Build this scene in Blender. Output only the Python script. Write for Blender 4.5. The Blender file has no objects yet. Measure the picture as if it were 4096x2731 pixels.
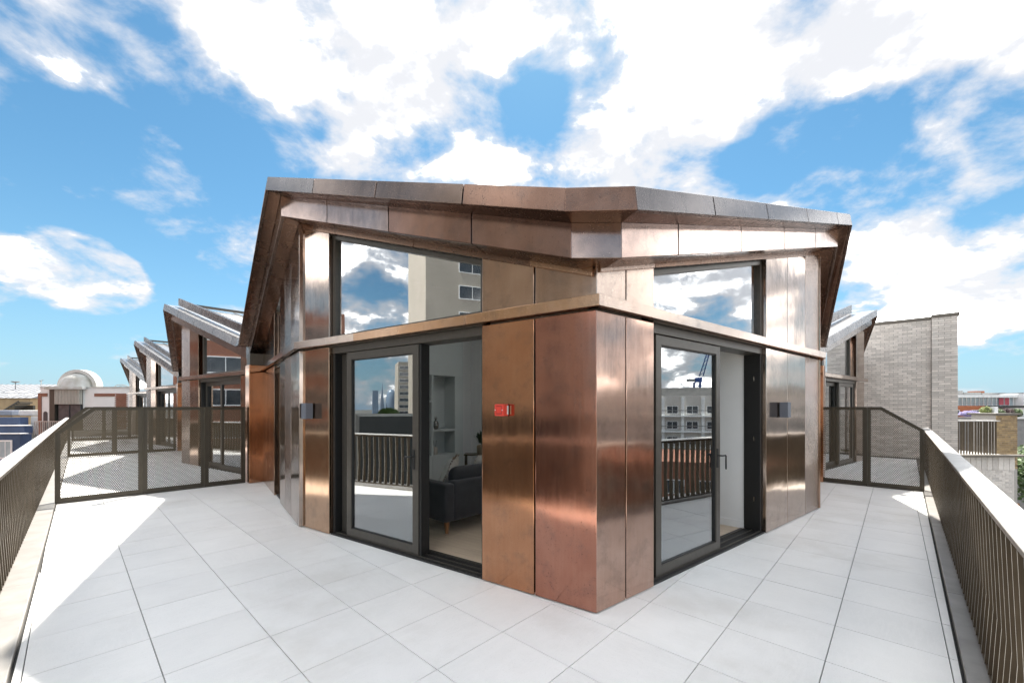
import bpy, bmesh, math, random
from math import sin, cos, pi, radians as R
from mathutils import Vector, Matrix
random.seed(7)
SC = bpy.context.scene
COL = SC.collection

# ------------------------------------------------------------------ camera
EYE = 1.67
cam = bpy.data.cameras.new('camera')
cam.sensor_width = 36.0
cam.lens = 14.464
cam.shift_y = 0.0642
cam.clip_start = 0.05
cam.clip_end = 6000
camo = bpy.data.objects.new('camera', cam)
COL.objects.link(camo)
camo.location = (0, 0, EYE)
camo.rotation_euler = (R(90), 0, 0)
SC.camera = camo

# ------------------------------------------------------------------ exposure
SC.view_settings.view_transform = 'Standard'
SC.view_settings.look = 'None'
SC.view_settings.gamma = 1.0
SC.view_settings.use_curve_mapping = False
SC.view_settings.exposure = 1.68

# ------------------------------------------------------------------ sun
SUN_AZ = 4.0      # degrees from +Y towards +X
SUN_EL = 60.0
sl = bpy.data.lights.new('sun', 'SUN')
sl.energy = 4.0
sl.angle = R(1.1)
sl.color = (1.0, 0.95, 0.87)
suno = bpy.data.objects.new('sun', sl)
COL.objects.link(suno)
suno.location = (5, 60, 100)
suno.rotation_euler = (R(-(90 - SUN_EL)), 0, R(-SUN_AZ))

# ------------------------------------------------------------------ sky
world = bpy.data.worlds.new('World')
SC.world = world
world.use_nodes = True
WN, WL = world.node_tree.nodes, world.node_tree.links
WN.clear()
def wn(t, **k):
    n = WN.new(t)
    for a, v in k.items():
        setattr(n, a, v)
    return n
def wmath(op, a, b=None, c=None, clamp=False):
    n = wn('ShaderNodeMath', operation=op, use_clamp=clamp)
    for i, v in enumerate((a, b, c)):
        if v is None:
            continue
        if isinstance(v, (int, float)):
            n.inputs[i].default_value = v
        else:
            WL.new(v, n.inputs[i])
    return n.outputs[0]
sky = wn('ShaderNodeTexSky', sky_type='NISHITA', sun_disc=False)
sky.sun_elevation = R(SUN_EL)
sky.sun_rotation = R(SUN_AZ)
sky.altitude = 30
sky.air_density = 1.0
sky.dust_density = 0.4
sky.ozone_density = 1.6
geo = wn('ShaderNodeTexCoord')
DIR = geo.outputs['Generated']
sep = wn('ShaderNodeSeparateXYZ')
WL.new(DIR, sep.inputs[0])
den = wmath('ADD', wmath('MAXIMUM', sep.outputs[2], 0.0), 0.42)
cmb = wn('ShaderNodeCombineXYZ')
WL.new(wmath('DIVIDE', sep.outputs[0], den), cmb.inputs[0])
WL.new(wmath('DIVIDE', sep.outputs[1], den), cmb.inputs[1])
WL.new(wmath('MULTIPLY', sep.outputs[2], 0.8), cmb.inputs[2])
def wnoise(scale, detail, rough, dist, off):
    mp = wn('ShaderNodeMapping')
    mp.inputs['Location'].default_value = off
    WL.new(cmb.outputs[0], mp.inputs[0])
    n = wn('ShaderNodeTexNoise')
    n.inputs['Scale'].default_value = scale
    n.inputs['Detail'].default_value = detail
    n.inputs['Roughness'].default_value = rough
    n.inputs['Distortion'].default_value = dist
    WL.new(mp.outputs[0], n.inputs[0])
    return n.outputs[0]
nA = wnoise(5.2, 10, 0.57, 0.15, (3.1, 1.7, 0.4))
nB = wnoise(1.5, 3, 0.5, 0.0, (7.3, 2.2, 1.1))
# where the larger clouds and the open blue gaps stand: azimuth, elevation, radius (degrees), amount
CLOUDS = [(-41.0, 24.0, 13.0, -0.16), (-30.0, 27.0, 10.0, -0.16), (-50.0, 22.0, 10.0, -0.14), (-12.0, 30.0, 7.0, -0.12), (38.0, 24.0, 10.0, -0.10), (-49.7, 30.9, 4.3, 0.12), (-44.1, 31.8, 6.7, 0.20), (-36.4, 35.1, 8.2, 0.22), (-29.6, 34.1, 4.7, 0.17), (-20.6, 40.9, 10.0, 0.20), (-10.0, 40.7, 5.8, 0.16), (0.2, 43.1, 6.5, 0.14), (-47.2, 27.4, 1.8, 0.12), (-10.0, 36.9, 4.6, 0.16), (-4.6, 35.7, 3.0, 0.12), (-28.6, 29.7, 3.7, 0.16), (-22.2, 31.9, 3.4, 0.12), (-17.4, 33.3, 4.5, 0.14), (-12.9, 34.5, 3.0, 0.10), (-20.6, 28.6, 3.1, 0.09), (-13.4, 29.1, 4.9, 0.18), (-1.6, 30.6, 7.2, 0.20), (9.3, 31.4, 8.1, 0.22), (20.0, 28.9, 6.8, 0.18), (13.3, 42.0, 7.7, 0.18), (24.2, 38.9, 8.3, 0.22), (31.3, 35.4, 7.7, 0.22), (37.5, 36.3, 7.8, 0.20), (45.9, 32.5, 6.9, 0.20), (50.7, 28.9, 4.3, 0.18), (15.0, 37.8, 3.3, 0.14), (38.6, 31.5, 2.3, 0.12), (48.7, 24.9, 3.9, 0.18), (50.7, 22.1, 4.1, 0.20), (45.0, 27.7, 2.1, 0.10), (18.4, 32.5, 3.0, 0.14), (28.5, 30.9, 2.3, 0.08), (49.4, 20.2, 3.0, 0.12), (42.8, 15.8, 4.6, 0.18), (46.2, 13.8, 6.2, 0.22), (49.9, 12.1, 5.9, 0.22), (47.8, 7.9, 5.7, 0.16), (-46.8, 13.2, 4.2, 0.24), (-45.0, 12.4, 3.6, 0.20), (-43.5, 12.8, 2.1, 0.12), (-51.0, 12.2, 1.7, 0.17), (-48.2, 23.1, 4.9, -0.28), (-41.8, 24.8, 7.4, -0.31), (-42.8, 19.8, 9.9, -0.34), (-36.4, 28.4, 3.7, -0.24), (-49.7, 17.3, 6.0, -0.31), (-36.4, 14.1, 10.8, -0.38), (-34.8, 24.1, 6.0, -0.31), (-49.7, 6.1, 8.1, -0.31), (-42.8, 6.0, 9.7, -0.34), (3.3, 37.8, 4.9, -0.29), (3.3, 34.7, 5.3, -0.28), (34.7, 27.8, 6.8, -0.34), (40.4, 27.1, 4.8, -0.31), (39.3, 22.9, 6.6, -0.32), (44.4, 21.3, 3.8, -0.27), (29.0, 27.2, 4.3, -0.24), (-10.6, 32.2, 2.9, -0.18), (9.3, 35.6, 3.9, -0.24), (-22.2, 36.5, 3.0, -0.18), (48.4, 17.0, 3.6, -0.24), (48.7, 4.2, 5.0, -0.24), (41.1, 6.1, 4.6, -0.17), (82.0, 17.0, 24.0, 0.25), (-46.2, 13.0, 5.5, 0.95), (-43.5, 12.0, 4.0, 0.7), (-51.2, 13.0, 2.6, 0.6)]
bias = None
for az, el, rad, amt in CLOUDS:
    d = Vector((sin(R(az)) * cos(R(el)), cos(R(az)) * cos(R(el)), sin(R(el))))
    vm = wn('ShaderNodeVectorMath', operation='DOT_PRODUCT')
    WL.new(DIR, vm.inputs[0])
    vm.inputs[1].default_value = d
    mr = wn('ShaderNodeMapRange', interpolation_type='SMOOTHSTEP')
    mr.inputs[1].default_value = cos(R(rad))
    mr.inputs[2].default_value = cos(R(rad * 0.15))
    mr.inputs[3].default_value = 0.0
    mr.inputs[4].default_value = amt
    WL.new(vm.outputs['Value'], mr.inputs[0])
    bias = mr.outputs[0] if bias is None else wmath('ADD', bias, mr.outputs[0])
bias = wmath('MINIMUM', wmath('MAXIMUM', bias, -0.46), 0.20)
dens = wmath('ADD', wmath('ADD', wmath('MULTIPLY', wmath('SUBTRACT', nA, 0.5), 2.7), wmath('MULTIPLY', wmath('SUBTRACT', nB, 0.44), 0.7)), bias)
cm = wn('ShaderNodeMapRange', interpolation_type='SMOOTHSTEP')
cm.inputs[1].default_value = -0.25
cm.inputs[2].default_value = 0.30
WL.new(dens, cm.inputs[0])
nC = wnoise(3.4, 6, 0.58, 0.1, (4.3, 6.2, 0.7))
lit = wn('ShaderNodeMapRange', interpolation_type='SMOOTHSTEP')
lit.inputs[1].default_value = 0.42
lit.inputs[2].default_value = 0.66
WL.new(wmath('ADD', nC, wmath('MULTIPLY', wmath('SUBTRACT', nA, 0.5), 0.7)), lit.inputs[0])
ccol = wn('ShaderNodeMix', data_type='RGBA')
ccol.inputs[6].default_value = (6.3, 6.35, 6.6, 1)      # shaded undersides
ccol.inputs[7].default_value = (66, 64.4, 62.0, 1)         # sunlit cloud
deep = wn('ShaderNodeMapRange', interpolation_type='SMOOTHSTEP')
deep.inputs[1].default_value = 0.02
deep.inputs[2].default_value = 0.42
WL.new(dens, deep.inputs[0])
WL.new(wmath('POWER', wmath('MULTIPLY', lit.outputs[0], deep.outputs[0]), 2.0), ccol.inputs[0])
tint = wn('ShaderNodeMix', data_type='RGBA', blend_type='MULTIPLY')
tint.inputs[0].default_value = 1.0
tint.inputs[7].default_value = (0.58, 0.98, 1.03, 1)
WL.new(sky.outputs[0], tint.inputs[6])
mixc = wn('ShaderNodeMix', data_type='RGBA')
WL.new(wmath('MULTIPLY', cm.outputs[0], 0.96), mixc.inputs[0])
hz = wn('ShaderNodeMix', data_type='RGBA')       # paler air towards the horizon
hzf = wmath('POWER', wmath('SUBTRACT', 1.0, wmath('MINIMUM', wmath('MAXIMUM', sep.outputs[2], 0.0), 1.0)), 6.0)
WL.new(wmath('MULTIPLY', hzf, 0.85), hz.inputs[0])
WL.new(tint.outputs[2], hz.inputs[6])
hz.inputs[7].default_value = (3.5, 4.6, 6.1, 1)
WL.new(hz.outputs[2], mixc.inputs[6])
WL.new(ccol.outputs[2], mixc.inputs[7])
bg = wn('ShaderNodeBackground')
bg.inputs[1].default_value = 0.0455
WL.new(mixc.outputs[2], bg.inputs[0])
wo = wn('ShaderNodeOutputWorld')
WL.new(bg.outputs[0], wo.inputs[0])

# ------------------------------------------------------------------ materials
def nodes_of(name):
    m = bpy.data.materials.new(name)
    m.use_nodes = True
    return m, m.node_tree.nodes, m.node_tree.links, m.node_tree.nodes['Principled BSDF']
def rgba(c, k=1.0):
    return (c[0] * k, c[1] * k, c[2] * k, 1)
def pvec(N, L, stretch=(1, 1, 1), offset=True):
    tc = N.new('ShaderNodeTexCoord')
    v = tc.outputs['Object']
    if offset:
        oi = N.new('ShaderNodeObjectInfo')
        ml = N.new('ShaderNodeMath'); ml.operation = 'MULTIPLY'; ml.inputs[1].default_value = 37.0
        L.new(oi.outputs['Random'], ml.inputs[0])
        ad = N.new('ShaderNodeVectorMath'); ad.operation = 'ADD'
        L.new(v, ad.inputs[0]); L.new(ml.outputs[0], ad.inputs[1])
        v = ad.outputs[0]
    if stretch != (1, 1, 1):
        mp = N.new('ShaderNodeMapping'); mp.inputs['Scale'].default_value = stretch
        L.new(v, mp.inputs[0]); v = mp.outputs[0]
    return v
def noise(N, L, vec, scale, detail=5, rough=0.55):
    n = N.new('ShaderNodeTexNoise')
    n.inputs['Scale'].default_value = scale
    n.inputs['Detail'].default_value = detail
    n.inputs['Roughness'].default_value = rough
    L.new(vec, n.inputs[0])
    return n.outputs[0]
def mrange(N, L, v, a, b, c, d, smooth=False):
    m = N.new('ShaderNodeMapRange')
    if smooth: m.interpolation_type = 'SMOOTHSTEP'
    for i, x in enumerate((a, b, c, d)): m.inputs[i + 1].default_value = x
    L.new(v, m.inputs[0])
    return m.outputs[0]
def cmix(N, L, f, a, b, blend='MIX'):
    m = N.new('ShaderNodeMix'); m.data_type = 'RGBA'; m.blend_type = blend
    for i, x in ((0, f), (6, a), (7, b)):
        if isinstance(x, (int, float)): m.inputs[i].default_value = x
        elif isinstance(x, tuple): m.inputs[i].default_value = x
        else: L.new(x, m.inputs[i])
    return m.outputs[2]
def math_(N, L, op, a, b=None):
    m = N.new('ShaderNodeMath'); m.operation = op
    for i, x in enumerate((a, b)):
        if x is None: continue
        if isinstance(x, (int, float)): m.inputs[i].default_value = x
        else: L.new(x, m.inputs[i])
    return m.outputs[0]
def bump(N, L, B, h, strength, dist):
    b = N.new('ShaderNodeBump')
    b.inputs['Strength'].default_value = strength
    b.inputs['Distance'].default_value = dist
    L.new(h, b.inputs['Height'])
    L.new(b.outputs[0], B.inputs['Normal'])
    return b
def pmat(name, c1, c2=None, scale=6, rough=0.5, metal=0.0, bmp=0.0, bscale=60, stretch=(1, 1, 1), rnd=0.0, rvar=0.0, island=False, spec=0.5):
    m, N, L, B = nodes_of(name)
    c2 = c2 or tuple(x * 0.82 for x in c1)
    v = pvec(N, L, stretch)
    n = noise(N, L, v, scale, 6)
    col = cmix(N, L, mrange(N, L, n, 0.3, 0.7, 0, 1), rgba(c1), rgba(c2))
    if rnd:
        if island:
            g = N.new('ShaderNodeNewGeometry'); ro = g.outputs['Random Per Island']
        else:
            oi = N.new('ShaderNodeObjectInfo'); ro = oi.outputs['Random']
        k = mrange(N, L, ro, 0, 1, 1 - rnd, 1 + rnd)
        hs = N.new('ShaderNodeHueSaturation')
        L.new(k, hs.inputs['Value']); L.new(col, hs.inputs['Color'])
        col = hs.outputs[0]
    L.new(col, B.inputs['Base Color'])
    B.inputs['Metallic'].default_value = metal
    B.inputs['Specular IOR Level'].default_value = spec
    if rvar:
        L.new(mrange(N, L, n, 0.3, 0.7, rough - rvar, rough + rvar), B.inputs['Roughness'])
    else:
        B.inputs['Roughness'].default_value = rough
    if bmp:
        bump(N, L, B, noise(N, L, v, bscale, 5), 1.0, bmp)
    return m
def copper(name, c1, c2, rough=0.2, speck=0.5, wave=0.005, ribs=False, streak=(16, 16, 1.1)):
    m, N, L, B = nodes_of(name)
    v = pvec(N, L)
    n1 = noise(N, L, v, 1.6, 6, 0.6)
    mp = N.new('ShaderNodeMapping'); mp.inputs['Scale'].default_value = streak
    L.new(v, mp.inputs[0])
    n2 = noise(N, L, mp.outputs[0], 2.0, 5, 0.6)
    n3 = noise(N, L, v, 75, 4, 0.6)
    n4 = noise(N, L, v, 6.0, 6, 0.65)
    f = math_(N, L, 'ADD', math_(N, L, 'MULTIPLY', n1, 0.75), math_(N, L, 'MULTIPLY', n2, 0.28))
    col = cmix(N, L, mrange(N, L, f, 0.34, 0.72, 0, 1, True), rgba(c1), rgba(c2))
    patch = mrange(N, L, n4, 0.48, 0.70, 0, 0.55, True)
    col = cmix(N, L, patch, col, rgba(tuple(0.55 * a + 0.06 for a in c1)))
    sp = math_(N, L, 'MULTIPLY', mrange(N, L, n3, 0.60, 0.70, 0, speck, True), mrange(N, L, n4, 0.38, 0.6, 0.15, 1.0))
    col = cmix(N, L, sp, col, rgba(tuple(a * 0.28 for a in c1)))
    L.new(col, B.inputs['Base Color'])
    B.inputs['Metallic'].default_value = 1.0
    rr = math_(N, L, 'ADD', mrange(N, L, n2, 0.3, 0.7, rough - 0.02, rough + 0.03), math_(N, L, 'MULTIPLY', sp, 0.25))
    L.new(rr, B.inputs['Roughness'])
    h = noise(N, L, v, 1.7, 2, 0.4)
    if ribs:
        w = N.new('ShaderNodeTexWave'); w.bands_direction = 'Z'; w.inputs['Scale'].default_value = 26
        tc = N.new('ShaderNodeTexCoord'); L.new(tc.outputs['Object'], w.inputs[0])
        b0 = N.new('ShaderNodeBump'); b0.inputs['Distance'].default_value = 0.0015
        L.new(w.outputs[0], b0.inputs['Height'])
        b = bump(N, L, B, h, 1.0, wave)
        L.new(b0.outputs[0], b.inputs['Normal'])
    else:
        bump(N, L, B, h, 1.0, wave)
    return m
def glass(name, tint=(0.80, 0.88, 0.86), base=0.3, k=1.6):
    m, N, L, B = nodes_of(name)
    N.remove(B)
    tr = N.new('ShaderNodeBsdfTransparent'); tr.inputs[0].default_value = rgba(tint)
    gl = N.new('ShaderNodeBsdfGlossy'); gl.inputs['Roughness'].default_value = 0.0
    gl.inputs['Color'].default_value = (0.96, 0.98, 1.0, 1)
    fr = N.new('ShaderNodeFresnel'); fr.inputs['IOR'].default_value = 1.52
    f = math_(N, L, 'MINIMUM', math_(N, L, 'ADD', math_(N, L, 'MULTIPLY', fr.outputs[0], k), base), 0.95)
    tcg = N.new('ShaderNodeTexCoord')
    bg_ = N.new('ShaderNodeBump'); bg_.inputs['Distance'].default_value = 0.0004
    L.new(noise(N, L, tcg.outputs['Object'], 1.3, 1), bg_.inputs['Height'])
    L.new(bg_.outputs[0], gl.inputs['Normal'])
    mx = N.new('ShaderNodeMixShader')
    L.new(f, mx.inputs[0]); L.new(tr.outputs[0], mx.inputs[1]); L.new(gl.outputs[0], mx.inputs[2])
    L.new(mx.outputs[0], N['Material Output'].inputs[0])
    return m
def perforated(name, c, pitch=0.028, rad=0.375):
    m, N, L, B = nodes_of(name)
    B.inputs['Base Color'].default_value = rgba(c)
    B.inputs['Roughness'].default_value = 0.45
    B.inputs['Metallic'].default_value = 0.4
    tc = N.new('ShaderNodeTexCoord')
    sp = N.new('ShaderNodeSeparateXYZ'); L.new(tc.outputs['Object'], sp.inputs[0])
    u = math_(N, L, 'DIVIDE', sp.outputs[0], pitch)
    v = math_(N, L, 'DIVIDE', sp.outputs[2], pitch * 0.866)
    row = math_(N, L, 'FLOOR', v)
    sh = math_(N, L, 'MULTIPLY', math_(N, L, 'MODULO', row, 2.0), 0.5)
    fu = math_(N, L, 'SUBTRACT', math_(N, L, 'FRACT', math_(N, L, 'ADD', u, sh)), 0.5)
    fv = math_(N, L, 'MULTIPLY', math_(N, L, 'SUBTRACT', math_(N, L, 'FRACT', v), 0.5), 0.866)
    d2 = math_(N, L, 'ADD', math_(N, L, 'MULTIPLY', fu, fu), math_(N, L, 'MULTIPLY', fv, fv))
    solid = math_(N, L, 'GREATER_THAN', d2, rad * rad)
    L.new(solid, B.inputs['Alpha'])
    return m
COPPER_ORANGE = copper('copper_orange', (0.44, 0.215, 0.12), (0.53, 0.285, 0.17), 0.12, 0.55)
COPPER_BRONZE = copper('copper_bronze', (0.42, 0.275, 0.185), (0.51, 0.355, 0.25), 0.12, 0.4)
COPPER_RED = copper('copper_red', (0.37, 0.165, 0.115), (0.45, 0.225, 0.165), 0.12, 0.8)
COPPER_PINK = copper('copper_pink', (0.45, 0.295, 0.23), (0.53, 0.375, 0.31), 0.115, 0.45)
COPPER_BROWN = copper('copper_brown', (0.37, 0.245, 0.175), (0.46, 0.325, 0.245), 0.13, 0.4)
COPPER_GREY = copper('copper_grey', (0.41, 0.325, 0.27), (0.50, 0.405, 0.35), 0.11, 0.3)
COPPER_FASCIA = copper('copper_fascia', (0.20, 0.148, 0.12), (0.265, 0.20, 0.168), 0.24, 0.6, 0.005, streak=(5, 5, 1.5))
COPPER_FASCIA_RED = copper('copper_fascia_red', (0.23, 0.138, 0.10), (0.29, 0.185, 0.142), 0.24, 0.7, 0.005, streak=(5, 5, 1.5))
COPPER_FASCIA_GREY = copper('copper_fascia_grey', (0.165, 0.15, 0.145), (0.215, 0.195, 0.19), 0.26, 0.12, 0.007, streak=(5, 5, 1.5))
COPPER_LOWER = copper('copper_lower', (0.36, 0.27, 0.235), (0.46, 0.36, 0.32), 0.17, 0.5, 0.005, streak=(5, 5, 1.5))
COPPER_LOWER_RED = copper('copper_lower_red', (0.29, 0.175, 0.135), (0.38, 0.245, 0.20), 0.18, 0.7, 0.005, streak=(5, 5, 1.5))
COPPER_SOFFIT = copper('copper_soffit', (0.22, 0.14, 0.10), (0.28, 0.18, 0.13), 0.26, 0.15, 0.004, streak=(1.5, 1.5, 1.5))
COPPER_RIBBED = copper('copper_ribbed', (0.42, 0.33, 0.285), (0.48, 0.39, 0.34), 0.15, 0.2, 0.003, True)
COPPER_LEDGE = copper('copper_ledge', (0.52, 0.31, 0.18), (0.62, 0.41, 0.28), 0.22, 0.5, 0.002)
COPPER_LEDGE_PALE = copper('copper_ledge_pale', (0.50, 0.39, 0.325), (0.58, 0.48, 0.41), 0.22, 0.4, 0.002)
ROOF_METAL = copper('roof_metal', (0.50, 0.49, 0.48), (0.58, 0.57, 0.56), 0.28, 0.0, 0.004, streak=(5, 5, 1.5))
FRAME = pmat('frame_bronze', (0.085, 0.076, 0.064), (0.07, 0.063, 0.054), 20, 0.38, 0.35, 0.0)
BLACK = pmat('black_rubber', (0.012, 0.012, 0.012), None, 20, 0.5)
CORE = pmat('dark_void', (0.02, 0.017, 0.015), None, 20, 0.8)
GLASS = glass('door_glass', (0.86, 0.93, 0.92), 0.24, 1.4)
GLASS_INNER = glass('inner_glass', (0.95, 0.97, 0.96), 0.05, 1.0)
GLASS_HIGH = glass('clerestory_glass', (0.84, 0.90, 0.90), 0.42, 1.5)
RAIL = pmat('rail_bronze', (0.11, 0.085, 0.058), (0.08, 0.06, 0.04), 9, 0.34, 0.4, 0.0, rnd=0.12)
RAILTOP = pmat('rail_top', (0.62, 0.60, 0.57), (0.52, 0.50, 0.47), 5, 0.40, 0.35, 0.0006, 30)
KERB = pmat('kerb_metal', (0.40, 0.385, 0.365), (0.31, 0.295, 0.275), 5, 0.42, 0.35, 0.0008, 25)
RAIL_LIT_EDGE = pmat('rail_lit_edge', (0.42, 0.39, 0.33), (0.34, 0.31, 0.26), 9, 0.35, 0.4)  # same bronze, lightened in colour to imitate edges catching light
SCREENF = pmat('screen_frame', (0.075, 0.064, 0.046), (0.06, 0.05, 0.037), 9, 0.42, 0.4)
SCREENP = perforated('screen_perforated', (0.11, 0.088, 0.058))
def tile_material():
    m, N, L, B = nodes_of('porcelain_tile')
    v = pvec(N, L, (1, 1, 1))
    n1 = noise(N, L, v, 2.2, 8, 0.6)
    mp = N.new('ShaderNodeMapping'); mp.inputs['Scale'].default_value = (1.2, 6.0, 1); mp.inputs['Rotation'].default_value = (0, 0, 0.5)
    L.new(v, mp.inputs[0])
    n2 = noise(N, L, mp.outputs[0], 2.4, 7, 0.65)
    vein = mrange(N, L, math_(N, L, 'ABSOLUTE', math_(N, L, 'SUBTRACT', n2, 0.5)), 0.0, 0.05, 1, 0, True)
    col = cmix(N, L, mrange(N, L, n1, 0.3, 0.7, 0, 1), (0.82, 0.815, 0.795, 1), (0.89, 0.885, 0.865, 1))
    col = cmix(N, L, math_(N, L, 'MULTIPLY', vein, 0.35), col, (0.90, 0.89, 0.87, 1))
    n5 = noise(N, L, v, 160, 3, 0.6)
    col = cmix(N, L, mrange(N, L, n5, 0.60, 0.75, 0, 0.4), col, (0.42, 0.41, 0.39, 1))
    gp = N.new('ShaderNodeNewGeometry')
    st = noise(N, L, gp.outputs['Position'], 0.9, 9, 0.62)
    col = cmix(N, L, mrange(N, L, st, 0.50, 0.68, 0, 0.24, True), col, (0.56, 0.53, 0.47, 1))
    oi = N.new('ShaderNodeObjectInfo')
    hs = N.new('ShaderNodeHueSaturation')
    L.new(mrange(N, L, oi.outputs['Random'], 0, 1, 0.965, 1.02), hs.inputs['Value']); L.new(col, hs.inputs['Color'])
    L.new(hs.outputs[0], B.inputs['Base Color'])
    L.new(mrange(N, L, n1, 0.3, 0.7, 0.42, 0.55), B.inputs['Roughness'])
    bump(N, L, B, noise(N, L, v, 45, 5), 0.6, 0.0012)
    return m
TILE = tile_material()
SLAB = pmat('screed_dark', (0.05, 0.048, 0.045), None, 8, 0.9)
PLASTER = pmat('plaster_white', (0.84, 0.84, 0.83), (0.81, 0.81, 0.80), 3, 0.7)
PLASTER_GREY = pmat('plaster_grey', (0.66, 0.67, 0.67), (0.63, 0.64, 0.64), 3, 0.7)
CABINET = pmat('cabinet_paint', (0.56, 0.60, 0.60), (0.53, 0.57, 0.57), 3, 0.5)
OAK = pmat('oak_plank', (0.64, 0.52, 0.39), (0.54, 0.42, 0.31), 2.2, 0.42, 0, 0.0004, 60, (1, 12, 1), 0.10)
VELVET = pmat('velvet_charcoal', (0.018, 0.018, 0.021), (0.034, 0.035, 0.040), 4, 0.75, 0, 0.001, 90)
VELVET.node_tree.nodes['Principled BSDF'].inputs['Sheen Weight'].default_value = 0.15
WALNUT = pmat('walnut_leg', (0.36, 0.17, 0.07), (0.26, 0.12, 0.05), 8, 0.4, 0, 0, 60, (6, 6, 1))
CREAM = pmat('cream_fabric', (0.62, 0.58, 0.52), (0.45, 0.42, 0.38), 7, 0.8, 0, 0.003, 30)
FRINGE = pmat('brown_fringe', (0.16, 0.12, 0.09), (0.30, 0.24, 0.18), 40, 0.9)
CURTAIN = pmat('curtain_teal', (0.42, 0.66, 0.66), (0.36, 0.58, 0.60), 4, 0.8)
SHEER = pmat('curtain_white', (0.78, 0.80, 0.80), None, 4, 0.8)
CERAMIC = pmat('ceramic_stone', (0.50, 0.46, 0.41), (0.42, 0.38, 0.33), 12, 0.7, 0, 0.001, 60)
CHROME = pmat('polished_pewter', (0.35, 0.33, 0.31), None, 6, 0.12, 1.0)
BRASS = pmat('dark_brass', (0.20, 0.14, 0.06), None, 6, 0.25, 1.0)
WICKER = pmat('woven_pot', (0.28, 0.22, 0.15), (0.18, 0.14, 0.09), 40, 0.8, 0, 0.004, 60)
LEAF_DARK = pmat('leaf_dark', (0.045, 0.085, 0.03), (0.03, 0.055, 0.02), 10, 0.5, rnd=0.25)
ALARM_RED = pmat('alarm_red', (0.66, 0.055, 0.035), None, 10, 0.35)
STICKER = pmat('sticker_white', (0.75, 0.76, 0.74), None, 20, 0.5)
LAMPGREY = pmat('lamp_anthracite', (0.14, 0.155, 0.19), (0.12, 0.135, 0.165), 60, 0.5, 0.15, 0.0004, 300)

# ------------------------------------------------------------------ mesh helpers
ORIGIN = {}
def mesh_data(name, verts, faces, mat, smooth=False, recalc=True):
    me = bpy.data.meshes.new(name)
    me.from_pydata([tuple(v) for v in verts], [], faces)
    if recalc:
        bm = bmesh.new(); bm.from_mesh(me)
        bmesh.ops.recalc_face_normals(bm, faces=bm.faces)
        bm.to_mesh(me); bm.free()
    if mat: me.materials.append(mat)
    if smooth:
        for p in me.polygons: p.use_smooth = True
    return me
def link(name, data, parent=None, loc=(0, 0, 0), rz=0.0):
    o = bpy.data.objects.new(name, data)
    COL.objects.link(o)
    o.location = loc
    o.rotation_euler = (0, 0, rz)
    if parent is not None:
        o.parent = parent
        ORIGIN[o.name] = ORIGIN.get(parent.name, Vector((0, 0, 0)))
    return o
def bevel(o, w=0.004, seg=2):
    b = o.modifiers.new('bevel', 'BEVEL'); b.width = w; b.segments = seg; b.limit_method = 'ANGLE'; b.angle_limit = R(35)
    return o
def solid(name, verts, faces, mat, parent=None, bev=0.0, smooth=False, seg=2, recalc=True):
    """verts in world coordinates (local ones when the thing's root carries its own frame)"""
    off = ORIGIN.get(parent.name, Vector((0, 0, 0))) if parent is not None else Vector((0, 0, 0))
    me = mesh_data(name, [Vector(v) - off for v in verts], faces, mat, smooth, recalc)
    o = link(name, me, parent)
    if bev: bevel(o, bev, seg)
    return o
def thing(name, label, cat, loc=(0, 0, 0), group=None, rz=0.0, local=False):
    o = bpy.data.objects.new(name, None)
    COL.objects.link(o)
    o.empty_display_size = 0.2
    o.location = loc
    o.rotation_euler = (0, 0, rz)
    o['label'] = label; o['category'] = cat
    if group: o['group'] = group
    ORIGIN[o.name] = Vector((0, 0, 0)) if local else Vector(loc)
    return o
def tag(o, label, cat, group=None):
    o['label'] = label; o['category'] = cat
    if group: o['group'] = group
    return o
def structure(o):
    o['kind'] = 'structure'
    return o
HEX = [(0, 1, 2, 3), (4, 7, 6, 5), (0, 4, 5, 1), (1, 5, 6, 2), (2, 6, 7, 3), (3, 7, 4, 0)]
def hexa(name, p, mat, parent=None, bev=0.0):
    return solid(name, p, HEX, mat, parent, bev)
def boxv(x0, x1, y0, y1, z0, z1):
    return [(x0, y0, z0), (x1, y0, z0), (x1, y1, z0), (x0, y1, z0), (x0, y0, z1), (x1, y0, z1), (x1, y1, z1), (x0, y1, z1)]
def box(name, x0, x1, y0, y1, z0, z1, mat, parent=None, bev=0.0, seg=2):
    return solid(name, boxv(x0, x1, y0, y1, z0, z1), HEX, mat, parent, bev, False, seg)
def prism(name, poly, z0, z1, mat, parent=None, bev=0.0):
    n = len(poly)
    v = [(x, y, z0) for x, y in poly] + [(x, y, z1) for x, y in poly]
    f = [tuple(range(n)), tuple(range(2 * n - 1, n - 1, -1))] + [(i, (i + 1) % n, n + (i + 1) % n, n + i) for i in range(n)]
    return solid(name, v, f, mat, parent, bev)
class Wall:
    """a vertical plane: origin, direction along it, outward normal"""
    def __init__(s, O, a, n):
        s.O = Vector(O); s.a = Vector(a).normalized(); s.n = Vector(n).normalized()
    def P(s, t, d, z):
        q = s.O + s.a * t + s.n * d
        return Vector((q.x, q.y, z))
def plate(name, W, poly, d0, d1, mat, parent=None, bev=0.0):
    n = len(poly)
    v = [W.P(t, d1, z) for t, z in poly] + [W.P(t, d0, z) for t, z in poly]
    f = [tuple(range(n)), tuple(range(2 * n - 1, n - 1, -1))] + [(i, (i + 1) % n, n + (i + 1) % n, n + i) for i in range(n)]
    return solid(name, v, f, mat, parent, bev)
def rect(t0, t1, z0, z1):
    return [(t0, z0), (t1, z0), (t1, z1), (t0, z1)]
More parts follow.
